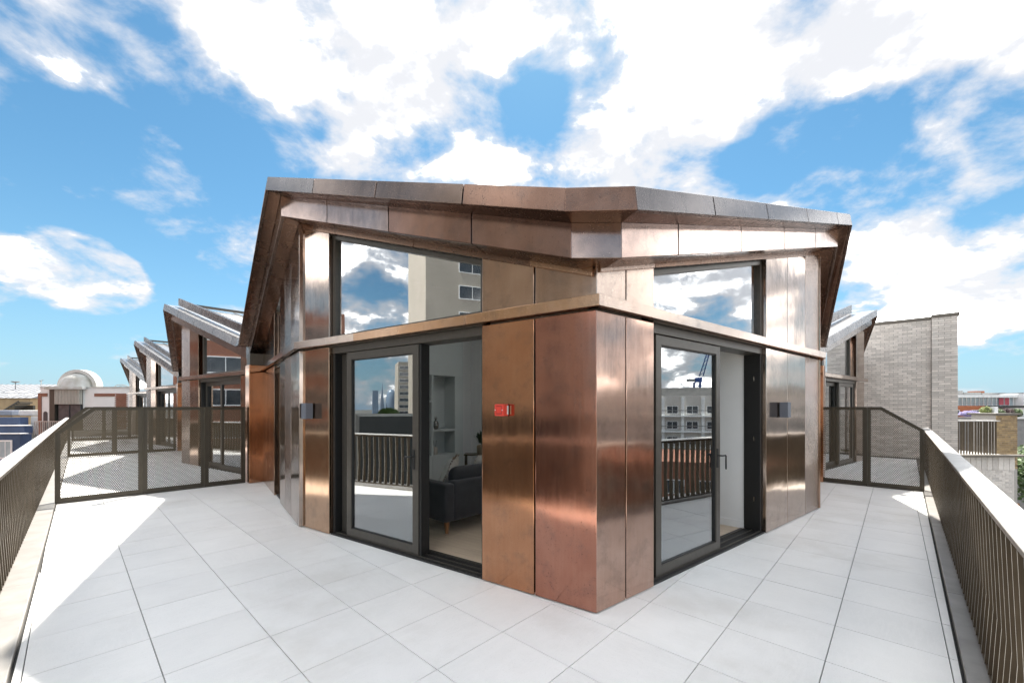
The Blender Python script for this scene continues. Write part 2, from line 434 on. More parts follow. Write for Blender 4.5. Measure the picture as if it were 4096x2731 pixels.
def ring(name, W, t0, t1, z0, z1, b, d0, d1, mat, parent=None, bev=0.0, bot=None):
    """rectangular frame, one mesh"""
    bb = b if bot is None else bot
    o = [(t0, z0), (t1, z0), (t1, z1), (t0, z1)]
    i = [(t0 + b, z0 + bb), (t1 - b, z0 + bb), (t1 - b, z1 - b), (t0 + b, z1 - b)]
    v = [W.P(t, d1, z) for t, z in o + i] + [W.P(t, d0, z) for t, z in o + i]
    f = []
    for k in range(4):
        m = (k + 1) % 4
        f += [(k, m, 4 + m, 4 + k), (8 + k, 12 + k, 12 + m, 8 + m), (k, 8 + k, 8 + m, m), (4 + k, 4 + m, 12 + m, 12 + k)]
    return solid(name, v, f, mat, parent, bev)
def tube(name, pts, r, mat, parent=None, seg=10, closed=False):
    pts = [Vector(p) for p in pts]
    V, F = [], []
    n = len(pts)
    for i, p in enumerate(pts):
        d = (pts[min(i + 1, n - 1)] - pts[max(i - 1, 0)]).normalized()
        u = d.orthogonal().normalized() if abs(d.z) > 0.95 else d.cross(Vector((0, 0, 1))).normalized()
        w = d.cross(u)
        rr = r[i] if isinstance(r, (list, tuple)) else r
        for k in range(seg):
            a = 2 * pi * k / seg
            V.append(p + u * (cos(a) * rr) + w * (sin(a) * rr))
    for i in range(n - 1):
        for k in range(seg):
            m = (k + 1) % seg
            F.append((i * seg + k, i * seg + m, (i + 1) * seg + m, (i + 1) * seg + k))
    F += [tuple(range(seg)), tuple(range((n - 1) * seg, n * seg))]
    return solid(name, V, F, mat, parent, 0, True)
def lathe(name, prof, centre, mat, parent=None, seg=24):
    V, F = [], []
    cx, cy, cz = centre
    for r, z in prof:
        for k in range(seg):
            a = 2 * pi * k / seg
            V.append((cx + r * cos(a), cy + r * sin(a), cz + z))
    for i in range(len(prof) - 1):
        for k in range(seg):
            m = (k + 1) % seg
            F.append((i * seg + k, i * seg + m, (i + 1) * seg + m, (i + 1) * seg + k))
    F += [tuple(range(seg)), tuple(range((len(prof) - 1) * seg, len(prof) * seg))]
    return solid(name, V, F, mat, parent, 0, True)
def copy_tree(o, parent=None, shift=None):
    c = o.copy(); COL.objects.link(c)
    if parent is not None:
        c.parent = parent
        c.matrix_parent_inverse = o.matrix_parent_inverse.copy()
    if shift is not None: c.location = Vector(o.location) + Vector(shift)
    for ch in list(o.children): copy_tree(ch, c)
    return c
def clip(poly, px, py, nx, ny):
    """keep the part of the polygon where (p - P).n >= 0"""
    out = []
    for i in range(len(poly)):
        a, b = poly[i], poly[(i + 1) % len(poly)]
        da = (a[0] - px) * nx + (a[1] - py) * ny
        db = (b[0] - px) * nx + (b[1] - py) * ny
        if da >= 0: out.append(a)
        if (da >= 0) != (db >= 0):
            k = da / (da - db)
            out.append((a[0] + (b[0] - a[0]) * k, a[1] + (b[1] - a[1]) * k))
    return out
def area(p):
    return 0.5 * abs(sum(p[i][0] * p[(i + 1) % len(p)][1] - p[(i + 1) % len(p)][0] * p[i][1] for i in range(len(p))))
def inside(pt, poly):
    x, y = pt; c = False
    for i in range(len(poly)):
        (x1, y1), (x2, y2) = poly[i], poly[i - 1]
        if (y1 > y) != (y2 > y) and x < (x2 - x1) * (y - y1) / (y2 - y1) + x1: c = not c
    return c
def dir2(deg):
    return Vector((sin(R(deg)), cos(R(deg))))
V3 = lambda v, z: Vector((v[0], v[1], z))

# ------------------------------------------------------------------ plan of the place
A = dir2(43.7)                       # along the right-hand rail
B = dir2(-46.3)                      # along the left-hand rail
nR = Vector((A.y, -A.x))             # outward of the right rail
nL = Vector((B.x, B.y)).orthogonal() # placeholder, set below
nL = Vector((-B.y, B.x)); nL = nL if nL.y < 0 else -nL
KR = Vector((2.747, 2.493))          # kerb edge points
KL = Vector((-3.053, 2.493))
def meet(p, d, q, e):
    det = d.x * -e.y + e.x * d.y
    r = q - p
    s = (r.x * -e.y + e.x * r.y) / det
    return p + d * s
K = meet(KR, A, KL, B)               # corner of the terrace, behind the camera
C = Vector((0.681, 3.315))           # front corner of the apartment
U = dir2(-55.95); NU = Vector((-U.y, U.x)); NU = NU if NU.y < 0 else -NU
W_ = dir2(51.6); NW = Vector((W_.y, -W_.x))
WL1 = Vector((-2.96, 5.72)); WV1 = Vector((-5.92, 9.68)); WP2 = Vector((-9.89, 12.32))
T1 = Vector((-3.21, 5.35)); V1 = Vector((-6.25, 9.33)); P2 = Vector((-10.14, 11.95))
E0 = Vector((0.375, 2.932)); E3 = Vector((0.889, 2.906))
W0 = Vector((0.542, 3.355)); W3 = Vector((0.759, 3.376))
T4 = Vector((5.288, 6.39)); WR1 = Vector((5.075, 6.77))
VR = Vector((7.28, 9.51)); WVR = Vector((6.93, 9.84))
PR2 = Vector((11.25, 12.64)); WPR2 = Vector((11.10, 12.97))
ZV, ZP = 3.25, 4.68
PERIOD = Vector((-6.97, 6.65))
GROUND_Z = -14.0

# ------------------------------------------------------------------ ground
GRD = pmat('city_ground', (0.10, 0.10, 0.095), (0.06, 0.065, 0.06), 0.05, 0.9)
structure(box('ground', -2500, 2500, -2500, 2500, GROUND_Z - 1, GROUND_Z, GRD))

# ------------------------------------------------------------------ terrace floor with its tiles
def pt(a, b): return K + A * a + B * b
deckpoly = [tuple(pt(*q)) for q in ((-0.3, -0.3), (19.6, -0.3), (19.6, 14), (14, 14), (14, 44), (-0.3, 44))]
terrace = structure(prism('terrace', deckpoly, -0.35, -0.022, SLAB))
ORIGIN['terrace'] = Vector((0, 0, 0))
BASEBRICK = pmat('base_brick', (0.42, 0.38, 0.36), (0.36, 0.32, 0.30), 3, 0.85, 0, 0.004, 12)
tb = prism('apartment_block', [tuple(pt(*q)) for q in ((0.0, 0.0), (19.5, 0.0), (19.5, 13.9), (13.9, 13.9), (13.9, 43.9), (0.0, 43.9))], GROUND_Z, -0.36, BASEBRICK)
tag(tb, 'pale brick block of flats that carries the white tiled roof terrace', 'building')
bpoly = [tuple(C), tuple(WL1), tuple(WV1), tuple(WP2)]
for k in (1, 2, 3):
    bpoly += [tuple(WV1 + PERIOD * k), tuple(WP2 + PERIOD * k)]
bpoly += [tuple(WP2 + PERIOD * 3 + A * 14), tuple(pt(16, 16)), tuple(WPR2 + B * 9), tuple(WPR2), tuple(WVR), tuple(WR1)]
TA = dir2(43.0); TB = dir2(-47.0)
T0 = Vector((-0.3044 * 1.67, 2.079 * 1.67))
TS = 0.6
whole = mesh_data('paving_tile', boxv(-.297, .297, -.297, .297, -0.02, 0.0), HEX, TILE)
cells = []
for i in range(-12, 40):
    for j in range(-12, 76):
        c = T0 + TA * (TS * (i + 0.5)) + TB * (TS * (j + 0.5))
        q = [c + TA * (s * .297) + TB * (r * .297) for s, r in ((-1, -1), (1, -1), (1, 1), (-1, 1))]
        p = [tuple(x) for x in q]
        p = clip(p, KR.x - nR.x * 0.012, KR.y - nR.y * 0.012, -nR.x, -nR.y)
        if len(p) < 3: continue
        p = clip(p, KL.x - nL.x * 0.012, KL.y - nL.y * 0.012, -nL.x, -nL.y)
        if len(p) < 3 or area(p) < 0.004: continue
        s1 = (c - K).dot(A); s2 = (c - K).dot(B)
        if s1 > 18.9 or s2 > 34: continue
        if all(inside(tuple(x), bpoly) for x in q) and inside(tuple(c), bpoly): continue
        cells.append((c.length + (4 if c.y < 1.8 else 0), c, p, area(p) > 0.352))
cells.sort(key=lambda k: k[0])
rot = -R(43.0)
sv, sf = [], []
for k, (dd, c, p, full) in enumerate(cells):
    dz = random.uniform(-0.0008, 0.0008)
    if k < 300:
        if full:
            link('paving_tile', whole, terrace, (c.x, c.y, dz), rot + random.choice((0, pi / 2, pi, -pi / 2)))
        else:
            n = len(p)
            v = [(x - c.x, y - c.y, -0.02) for x, y in p] + [(x - c.x, y - c.y, 0) for x, y in p]
            f = [tuple(range(n)), tuple(range(2 * n - 1, n - 1, -1))] + [(i, (i + 1) % n, n + (i + 1) % n, n + i) for i in range(n)]
            link('paving_tile', mesh_data('paving_tile', v, f, TILE), terrace, (c.x, c.y, dz))
    else:
        n = len(p); b = len(sv)
        sv += [(x, y, -0.02) for x, y in p] + [(x, y, dz) for x, y in p]
        sf += [tuple(b + i for i in range(n)), tuple(b + i for i in range(2 * n - 1, n - 1, -1))] + [(b + i, b + (i + 1) % n, b + n + (i + 1) % n, b + n + i) for i in range(n)]
if sv:
    o = solid('far_tiles', sv, sf, TILE, terrace); o['kind'] = 'stuff'

# ------------------------------------------------------------------ eaves
def eave(parent, e0, w0, z0, e1, w1, z1, ju=(), jl=(), mu=COPPER_FASCIA, ml=COPPER_FASCIA, ms=COPPER_SOFFIT, core=True):
    e0, w0, e1, w1 = map(Vector, (e0, w0, e1, w1))
    ln = (e1 - e0).length
    def at(s):
        e = e0.lerp(e1, s); w = w0.lerp(w1, s); z = z0 + (z1 - z0) * s
        return e, w, z
    def band(name, s0, s1, k0b, k0t, k1b, k1t, zb, zt, mat, bev=0.004):
        """k: fraction of the way from eave edge to wall; bottom / top of outer and inner face"""
        p = []
        for zz, ko, ki in ((zb, k0b, k1b), (zt, k0t, k1t)):
            (ea, wa, za), (eb, wb, zz2) = at(s0), at(s1)
            p += [V3(ea.lerp(wa, ko), za + zz), V3(eb.lerp(wb, ko), zz2 + zz), V3(eb.lerp(wb, ki), zz2 + zz), V3(ea.lerp(wa, ki), za + zz)]
        return hexa(name, p, mat, parent, bev)
    g = 0.006 / max(ln, 0.1)
    su = [0.0] + list(ju) + [1.0]
    for i in range(len(su) - 1):
        a = su[i] + (g if i else 0); b = su[i + 1] - (g if i < len(su) - 2 else 0)
        m = mu[i % len(mu)] if isinstance(mu, (list, tuple)) else mu
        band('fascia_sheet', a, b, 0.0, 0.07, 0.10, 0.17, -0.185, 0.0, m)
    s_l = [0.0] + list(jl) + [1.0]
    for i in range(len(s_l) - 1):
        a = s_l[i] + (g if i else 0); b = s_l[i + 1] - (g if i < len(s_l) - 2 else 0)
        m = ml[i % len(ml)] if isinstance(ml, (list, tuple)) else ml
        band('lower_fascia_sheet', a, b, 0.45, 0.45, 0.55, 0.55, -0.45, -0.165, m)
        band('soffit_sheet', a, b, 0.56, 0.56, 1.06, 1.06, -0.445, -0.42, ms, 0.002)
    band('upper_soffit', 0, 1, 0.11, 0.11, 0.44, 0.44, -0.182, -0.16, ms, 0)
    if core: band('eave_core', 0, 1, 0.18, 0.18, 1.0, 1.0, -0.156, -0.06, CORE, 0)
def roof(name, parent, pts, mat=ROOF_METAL, th=0.03):
    n = len(pts)
    v = [Vector(p) for p in pts] + [Vector(p) - Vector((0, 0, th)) for p in pts]
    f = [tuple(range(n)), tuple(range(2 * n - 1, n - 1, -1))] + [(i, (i + 1) % n, n + (i + 1) % n, n + i) for i in range(n)]
    return solid(name, v, f, mat, parent)
# ------------------------------------------------------------------ wall cladding
Z_LO, Z_HI = 2.455, 2.575
def cladding(parent, W, t0, t1, sof, mlow, mhigh, gl=0.006, gr=0.006, depth=0.12, low=True, high=True):
    if low: plate('wall_panel', W, rect(t0 + gl, t1 - gr, 0.012, Z_LO), -depth, 0.0, mlow, parent, 0.005)
    if high: plate('upper_panel', W, [(t0 + gl, Z_HI), (t1 - gr, Z_HI), (t1 - gr, sof(t1) - 0.012), (t0 + gl, sof(t0) - 0.012)], -depth, 0.0, mhigh, parent, 0.005)
def backing(parent, W, t0, t1, sof, z0=0.0):
    plate('wall_core', W, [(t0, z0), (t1, z0), (t1, sof(t1) + 0.03), (t0, sof(t0) + 0.03)], -0.30, -0.13, PLASTER, parent)
def head_trim(parent, W, t0, t1, sof, mat, h=0.075):
    plate('head_trim', W, [(t0, sof(t0) - h), (t1, sof(t1) - h), (t1, sof(t1)), (t0, sof(t0))], 0.002, 0.02, mat, parent, 0.003)
def lever_handle(parent, W, t, z, d, sgn):
    h = plate('handle', W, rect(t - 0.018, t + 0.018, z - 0.11, z + 0.11), d, d + 0.012, BLACK, parent, 0.004)
    p0 = W.P(t, d + 0.012, z + 0.03); p1 = W.P(t, d + 0.055, z + 0.03)
    tube('lever', [p0, p1, W.P(t + sgn * 0.02, d + 0.06, z + 0.03), W.P(t + sgn * 0.075, d + 0.06, z + 0.03), W.P(t + sgn * 0.085, d + 0.06, z + 0.02), W.P(t + sgn * 0.085, d + 0.06, z - 0.13)], 0.009, BLACK, h, 8)
def leaf(parent, W, t0, t1, d, z0=0.035, z1=2.37, name='sliding_door', handle=None, b=0.095):
    fr = ring(name, W, t0, t1, z0, z1, b, d - 0.055, d, FRAME, parent, 0.004)
    plate('glass_pane', W, rect(t0 + b - 0.008, t1 - b + 0.008, z0 + b - 0.008, z1 - b + 0.008), d - 0.034, d - 0.028, GLASS, fr)
    plate('inner_pane', W, rect(t0 + b - 0.008, t1 - b + 0.008, z0 + b - 0.008, z1 - b + 0.008), d - 0.051, d - 0.047, GLASS_INNER, fr)
    ring('glazing_bead', W, t0 + b - 0.002, t1 - b + 0.002, z0 + b - 0.002, z1 - b + 0.002, 0.012, d - 0.027, d - 0.012, BLACK, fr)
    if handle: lever_handle(fr, W, handle[0], 1.09, d, handle[1])
    return fr
def opening(parent, W, t0, t1, sof, leaves, high_t=None):
    # head track, threshold and side frames
    plate('door_head', W, rect(t0, t1, 2.375, 2.462), -0.26, -0.045, FRAME, parent, 0.004)
    plate('head_track', W, rect(t0, t1, 2.462, 2.472), -0.26, 0.0, FRAME, parent)
    plate('threshold', W, rect(t0, t1, 0.0, 0.022), -0.30, -0.02, BLACK, parent, 0.003)
    for dd in (-0.06, -0.15, -0.24): plate('door_track', W, rect(t0, t1, 0.022, 0.034), dd - 0.012, dd, FRAME, parent)
    for a, b in ((t0, t0 + 0.045), (t1 - 0.045, t1)): plate('door_jamb', W, rect(a, b, 0.022, 2.375), -0.26, -0.055, BLACK, parent, 0.003)
    for lf in leaves: leaf(parent, W, *lf[:3], handle=lf[3] if len(lf) > 3 else None)
    # clerestory window
    a, b = high_t or (t0, t1)
    zt = lambda t: sof(t) - 0.075
    fw = 0.055
    po = [(a, Z_HI - 0.005), (b, Z_HI - 0.005), (b, zt(b)), (a, zt(a))]
    pi_ = [(a + fw, Z_HI + 0.04), (b - fw, Z_HI + 0.04), (b - fw, zt(b - fw) - fw), (a + fw, zt(a + fw) - fw)]
    v = [W.P(t, -0.05, z) for t, z in po + pi_] + [W.P(t, -0.13, z) for t, z in po + pi_]
    f = []
    for k in range(4):
        m = (k + 1) % 4
        f += [(k, m, 4 + m, 4 + k), (8 + k, 12 + k, 12 + m, 8 + m), (k, 8 + k, 8 + m, m), (4 + k, 4 + m, 12 + m, 12 + k)]
    wf = solid('clerestory_window', v, f, FRAME, parent, 0.003)
    plate('glass_pane', W, pi_, -0.10, -0.092, GLASS_HIGH, wf)
    plate('head_lining', W, [(a, zt(a) - 0.01), (b, zt(b) - 0.01), (b, zt(b) + 0.35), (a, zt(a) + 0.35)], -0.30, -0.14, PLASTER_GREY, parent)
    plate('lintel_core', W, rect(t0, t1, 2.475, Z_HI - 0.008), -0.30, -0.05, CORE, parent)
def ledge(parent, W, ts, mats, e0=None, e1=None):
    """string course in sections; e0/e1: mitred end points in plan for the outer edge (d=.07)"""
    for i in range(len(ts) - 1):
        a, b = ts[i], ts[i + 1]
        o0 = W.P(a, 0.07, 0) if not (i == 0 and e0 is not None) else V3(e0, 0)
        o1 = W.P(b, 0.07, 0) if not (i == len(ts) - 2 and e1 is not None) else V3(e1, 0)
        i0, i1 = W.P(a, -0.03, 0), W.P(b, -0.03, 0)
        p = [V3(q, z) for z in (2.472, 2.566) for q in (o0, o1, i1, i0)]
        hexa('ledge_section', p, mats[i % len(mats)], parent, 0.003)
def offs(p, d1, n1, d2, n2, d):
    return meet(p + n1 * d, d1, p + n2 * d, d2)

# ------------------------------------------------------------------ the near apartment
home = thing('copper_penthouse', 'nearest copper clad rooftop apartment, its sliding doors open on both sides of the corner', 'building', (0.681, 3.315, 0))
WLeft = Wall(C, U, NU)
WRight = Wall(C, W_, NW)
vdir = (WV1 - WL1).normalized(); nv = Vector((-vdir.y, vdir.x)); nv = nv if nv.y < 0 else -nv
WLeft2 = Wall(WL1, vdir, nv)
rdir = (WVR - WR1).normalized(); nr = Vector((rdir.y, -rdir.x))
WRight2 = Wall(WR1, rdir, nr)
sofL = lambda t: ZV - 0.445 + (ZP - ZV) * (t - 0.04) / 4.323
sofR = lambda t: ZV - 0.445 + (ZP - ZV) * (t + 0.09) / 5.61
L2 = (WV1 - WL1).length
sofL2 = lambda t: ZP - 0.445 + (ZV - ZP) * t / L2
LR2 = (WVR - WR1).length
sofR2 = lambda t: ZP - 0.445 + (ZV - ZP) * t / LR2
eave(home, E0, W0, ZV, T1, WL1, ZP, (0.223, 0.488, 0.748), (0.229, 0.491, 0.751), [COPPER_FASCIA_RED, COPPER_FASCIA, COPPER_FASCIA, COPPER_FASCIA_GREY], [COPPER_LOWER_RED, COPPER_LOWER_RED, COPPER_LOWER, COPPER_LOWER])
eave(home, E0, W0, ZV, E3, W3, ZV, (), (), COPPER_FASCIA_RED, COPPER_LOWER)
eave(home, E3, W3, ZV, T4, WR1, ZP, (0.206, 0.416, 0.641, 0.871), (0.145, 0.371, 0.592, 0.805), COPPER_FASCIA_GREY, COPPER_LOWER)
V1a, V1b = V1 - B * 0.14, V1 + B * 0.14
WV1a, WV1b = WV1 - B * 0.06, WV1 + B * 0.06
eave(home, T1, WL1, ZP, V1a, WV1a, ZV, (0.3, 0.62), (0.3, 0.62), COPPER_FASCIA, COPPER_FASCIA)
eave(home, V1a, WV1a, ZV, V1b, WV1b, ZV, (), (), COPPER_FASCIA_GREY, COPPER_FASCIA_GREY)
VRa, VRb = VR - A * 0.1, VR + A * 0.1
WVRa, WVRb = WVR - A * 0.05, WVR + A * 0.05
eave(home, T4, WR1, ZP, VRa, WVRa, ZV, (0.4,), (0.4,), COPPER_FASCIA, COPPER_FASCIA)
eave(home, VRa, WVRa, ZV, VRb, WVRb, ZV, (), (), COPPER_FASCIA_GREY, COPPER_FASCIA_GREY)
APEX = meet(T1, A, T4, B)
zr = -0.015
ins = lambda e, w: e.lerp(w, 0.14)
E0i, E3i, T1i, T4i, V1i, VRi = ins(E0, W0), ins(E3, W3), ins(T1, WL1), ins(T4, WR1), ins(V1, WV1), ins(VR, WVR)
tri = [V3(E0i, ZV + zr), V3(APEX, ZP + zr), V3(T1i, ZP + zr)]
ctr = (tri[0] + tri[1] + tri[2]) / 3
inn = [ctr + (p - ctr) * 0.37 for p in tri]
DIFFUSER = bpy.data.materials.new('fill_opal'); DIFFUSER.use_nodes = True  # translucent sheet for the added roof opening
dn, dl = DIFFUSER.node_tree.nodes, DIFFUSER.node_tree.links
tl = dn.new('ShaderNodeBsdfTranslucent'); tl.inputs[0].default_value = (0.62, 0.63, 0.64, 1)
dl.new(tl.outputs[0], dn['Material Output'].inputs[0])
for i in range(3):
    k = (i + 1) % 3
    roof('roof_sheet', home, [tri[i], tri[k], inn[k], inn[i]])
solid('roof_pane', inn, [(0, 1, 2)], DIFFUSER, home, recalc=False)  # added, out of view: lets daylight in to brighten the dark room
roof('roof_sheet', home, [V3(E3i, ZV + zr), V3(T4i, ZP + zr), V3(APEX, ZP + zr)])
roof('roof_sheet', home, [V3(E0i, ZV + zr), V3(E3i, ZV + zr), V3(APEX, ZP + zr)])
roof('roof_sheet', home, [V3(T1i, ZP + zr), V3(APEX, ZP + zr), V3(V1 + A * 6.5, ZV + zr), V3(V1i, ZV + zr)])
roof('roof_sheet', home, [V3(T4i, ZP + zr), V3(VRi, ZV + zr), V3(VR + B * 5.4, ZV + zr), V3(APEX, ZP + zr)])
tri2 = [V3(W0, ZV), V3(APEX, ZP), V3(WL1, ZP)]
for i in range(3):
    k = (i + 1) % 3
    roof('ceiling', home, [p - Vector((0, 0, 0.30)) for p in (tri2[i], tri2[k], inn[k], inn[i])], PLASTER)
    solid('fill_shaft', [inn[i] - Vector((0, 0, 0.03)), inn[k] - Vector((0, 0, 0.03)), inn[k] - Vector((0, 0, 0.32)), inn[i] - Vector((0, 0, 0.32))], [(0, 1, 2, 3)], PLASTER, home, recalc=False)  # sides of the added opening
for q in ([V3(W3, ZV), V3(WR1, ZP), V3(APEX, ZP)], [V3(WL1, ZP), V3(APEX, ZP), V3(WV1 + A * 6, ZV), V3(WV1, ZV)]):
    roof('ceiling', home, [p - Vector((0, 0, 0.30)) for p in q], PLASTER)
# left facade
cladding(home, WLeft, 0.0, 0.58, sofL, COPPER_RED, COPPER_BROWN, 0.0, 0.007)
cladding(home, WLeft, 0.58, 1.171, sofL, COPPER_ORANGE, COPPER_BROWN, 0.007, 0.0)
cladding(home, WLeft, 3.72, 4.44, sofL, COPPER_BRONZE, COPPER_GREY, 0.0, 0.0)
backing(home, WLeft, 0.13, 1.165, sofL); backing(home, WLeft, 3.725, 4.33, sofL)
opening(home, WLeft, 1.175, 3.716, sofL, [(2.115, 3.43, -0.062, (2.185, 1)), (2.35, 3.665, -0.152)])
plate('door_edge', WLeft, rect(2.082, 2.112, 0.035, 2.37), -0.20, -0.075, BLACK, home)
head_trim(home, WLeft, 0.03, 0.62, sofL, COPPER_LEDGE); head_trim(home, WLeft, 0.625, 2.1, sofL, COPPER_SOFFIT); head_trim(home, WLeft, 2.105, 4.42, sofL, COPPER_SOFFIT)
# right facade
cladding(home, WRight, 0.0, 0.389, sofR, COPPER_PINK, COPPER_LEDGE_PALE, 0.0, 0.007)
cladding(home, WRight, 0.389, 0.812, sofR, COPPER_PINK, COPPER_LEDGE_PALE, 0.007, 0.0)
cladding(home, WRight, 3.42, 4.183, sofR, COPPER_GREY, COPPER_GREY, 0.0, 0.005)
cladding(home, WRight, 4.183, 4.934, sofR, COPPER_GREY, COPPER_GREY, 0.005, 0.005)
cladding(home, WRight, 4.934, 5.655, sofR, COPPER_RIBBED, COPPER_RIBBED, 0.005, 0.0)
backing(home, WRight, 0.13, 0.806, sofR); backing(home, WRight, 3.425, 5.5, sofR)
opening(home, WRight, 0.816, 3.416, sofR, [(0.945, 2.258, -0.062, (2.185, 1)), (0.87, 2.185, -0.152)])
for z in (0.45, 1.25, 2.05): plate('door_keep', WRight, rect(3.345, 3.362, z - 0.03, z + 0.03), -0.13, -0.115, CHROME, home)
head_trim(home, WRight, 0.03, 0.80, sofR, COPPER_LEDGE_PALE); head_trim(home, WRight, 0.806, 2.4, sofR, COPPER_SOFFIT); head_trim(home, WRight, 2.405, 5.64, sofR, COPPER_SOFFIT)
# left return wall
for a, b, ml, mh in ((0.0, 0.664, COPPER_GREY, COPPER_GREY), (0.664, 1.25, COPPER_RIBBED, COPPER_FASCIA), (1.25, 1.80, COPPER_GREY, COPPER_GREY), (2.56, 3.2, COPPER_BROWN, COPPER_BROWN), (3.2, 3.8, COPPER_BROWN, COPPER_BROWN), (3.8, 4.6, COPPER_BROWN, COPPER_BROWN)):
    cladding(home, WLeft2, a, b, sofL2, ml, mh, 0.0 if a == 0 else 0.005, 0.005)
backing(home, WLeft2, 0.13, 1.79, sofL2); backing(home, WLeft2, 2.57, 4.9, sofL2)
leaf(home, WLeft2, 1.81, 2.55, -0.09, 0.03, 2.42, 'side_door', None, 0.08)
plate('side_door_head', WLeft2, rect(1.80, 2.56, 2.42, 2.47), -0.2, -0.05, FRAME, home)
plate('side_threshold', WLeft2, rect(1.80, 2.56, 0.0, 0.03), -0.2, -0.04, FRAME, home)
wf = plate('side_window', WLeft2, [(1.80, Z_HI), (2.56, Z_HI), (2.56, sofL2(2.56) - 0.01), (1.80, sofL2(1.8) - 0.01)], -0.13, -0.10, FRAME, home)
plate('glass_pane', WLeft2, [(1.86, Z_HI + 0.06), (2.50, Z_HI + 0.06), (2.50, sofL2(2.5) - 0.08), (1.86, sofL2(1.86) - 0.08)], -0.098, -0.09, GLASS_HIGH, wf)
# right return wall
for a, b in ((0.0, 0.7), (0.7, 1.4), (1.4, 2.1), (2.1, 2.8), (2.8, 3.4)): cladding(home, WRight2, a, b, sofR2, COPPER_BROWN, COPPER_BROWN, 0.004, 0.004)
backing(home, WRight2, 0.13, 3.5, sofR2)
# ledge
ec = offs(C, U, NU, W_, NW, 0.07); el = offs(WL1, U, NU, vdir, nv, 0.07); er = offs(WR1, W_, NW, rdir, nr, 0.07)
ledge(home, WLeft, [0.0, 1.32, 3.1, 4.44], [COPPER_LEDGE, COPPER_LEDGE, COPPER_LEDGE_PALE], ec, el)
ledge(home, WRight, [0.0, 0.98, 3.75, 5.655], [COPPER_LEDGE_PALE], ec, er)
ledge(home, WLeft2, [0.0, 2.2, 4.45], [COPPER_GREY], el, None)
ledge(home, WRight2, [0.0, 3.4], [COPPER_BROWN], er, None)
# party fin between this apartment and the next
def fin(parent, corner):
    W = Wall(corner, B, -A)
    plate('party_fin', W, rect(0, 0.30, 0.01, 2.60), -0.75, 0.0, COPPER_ORANGE, parent, 0.006)
    plate('fin_collar', W, rect(0.02, 0.28, 2.60, 2.86), -0.75, -0.02, FRAME, parent, 0.004)
fin(home, Vector((-5.75, 9.0)))
Wfr = Wall(Vector((6.98, 9.28)), A, -B)
plate('party_fin', Wfr, rect(-0.15, 0.15, 0.01, 2.60), -0.75, 0.05, COPPER_ORANGE, home, 0.006)
plate('fin_collar', Wfr, rect(-0.13, 0.13, 2.60, 2.86), -0.75, 0.03, FRAME, home, 0.004)
# the room inside
CABW = Wall(Vector((-1.82, 8.05)), A, -B)      # cabinet front, faces the corner
PARW = Wall(Vector((3.20, 5.60)), B, -A)       # end wall of the room
plate('room_wall', CABW, rect(-1.7, 1.95, 0.0, 4.3), -0.55, -0.42, PLASTER_GREY, home)
plate('room_wall', PARW, rect(-0.1, 5.9, 0.0, 4.05), -0.14, 0.0, PLASTER, home)
plate('skirting', PARW, rect(0.0, 5.6, 0.018, 0.12), 0.002, 0.016, PLASTER, home, 0.003)
fpoly = [tuple(WLeft.P(0.3, -0.27, 0)[:2]), tuple(WLeft.P(4.2, -0.27, 0)[:2]), tuple(CABW.P(-2.1, -0.45, 0)[:2]), tuple(CABW.P(1.75, -0.45, 0)[:2]), tuple(WRight.P(3.4, -0.27, 0)[:2]), tuple(WRight.P(0.3, -0.27, 0)[:2])]
rfl = prism('room_floor', fpoly, -0.015, 0.006, SLAB, home)
pn = Vector((-U.y, U.x)); pn = pn if pn.y > 0 else -pn
for i in range(36):
    y0 = i * 0.19
    x = -2.5 - random.random() * 1.5
    while x < 6.5:
        ln = random.uniform(1.5, 2.1)
        base = C + pn * (0.2 + y0)
        p = [tuple(base + U * a + pn * b) for a, b in ((x + .001, 0.001), (x + ln - .001, 0.001), (x + ln - .001, 0.189), (x + .001, 0.189))]
        for a in range(len(fpoly)):
            (x1, y1), (x2, y2) = fpoly[a], fpoly[(a + 1) % len(fpoly)]
            ex, ey = x2 - x1, y2 - y1
            cx = sum(q[0] for q in fpoly) / len(fpoly); cy = sum(q[1] for q in fpoly) / len(fpoly)
            nx, ny = -ey, ex
            if (cx - x1) * nx + (cy - y1) * ny < 0: nx, ny = -nx, -ny
            if len(p) > 2: p = clip(p, x1, y1, nx, ny)
        x += ln
        if len(p) < 3 or area(p) < 0.01: continue
        n = len(p); c = (sum(q[0] for q in p) / n, sum(q[1] for q in p) / n)
        ca, sa = U.x, U.y
        v = [((q[0] - c[0]) * ca + (q[1] - c[1]) * sa, -(q[0] - c[0]) * sa + (q[1] - c[1]) * ca, z) for z in (0.0, 0.012) for q in p]
        f = [tuple(range(n)), tuple(range(2 * n - 1, n - 1, -1))] + [(k, (k + 1) % n, n + (k + 1) % n, n + k) for k in range(n)]
        link('floorboard', mesh_data('floorboard', v, f, OAK), rfl, (c[0] - C.x, c[1] - C.y, 0.007), math.atan2(U.y, U.x))

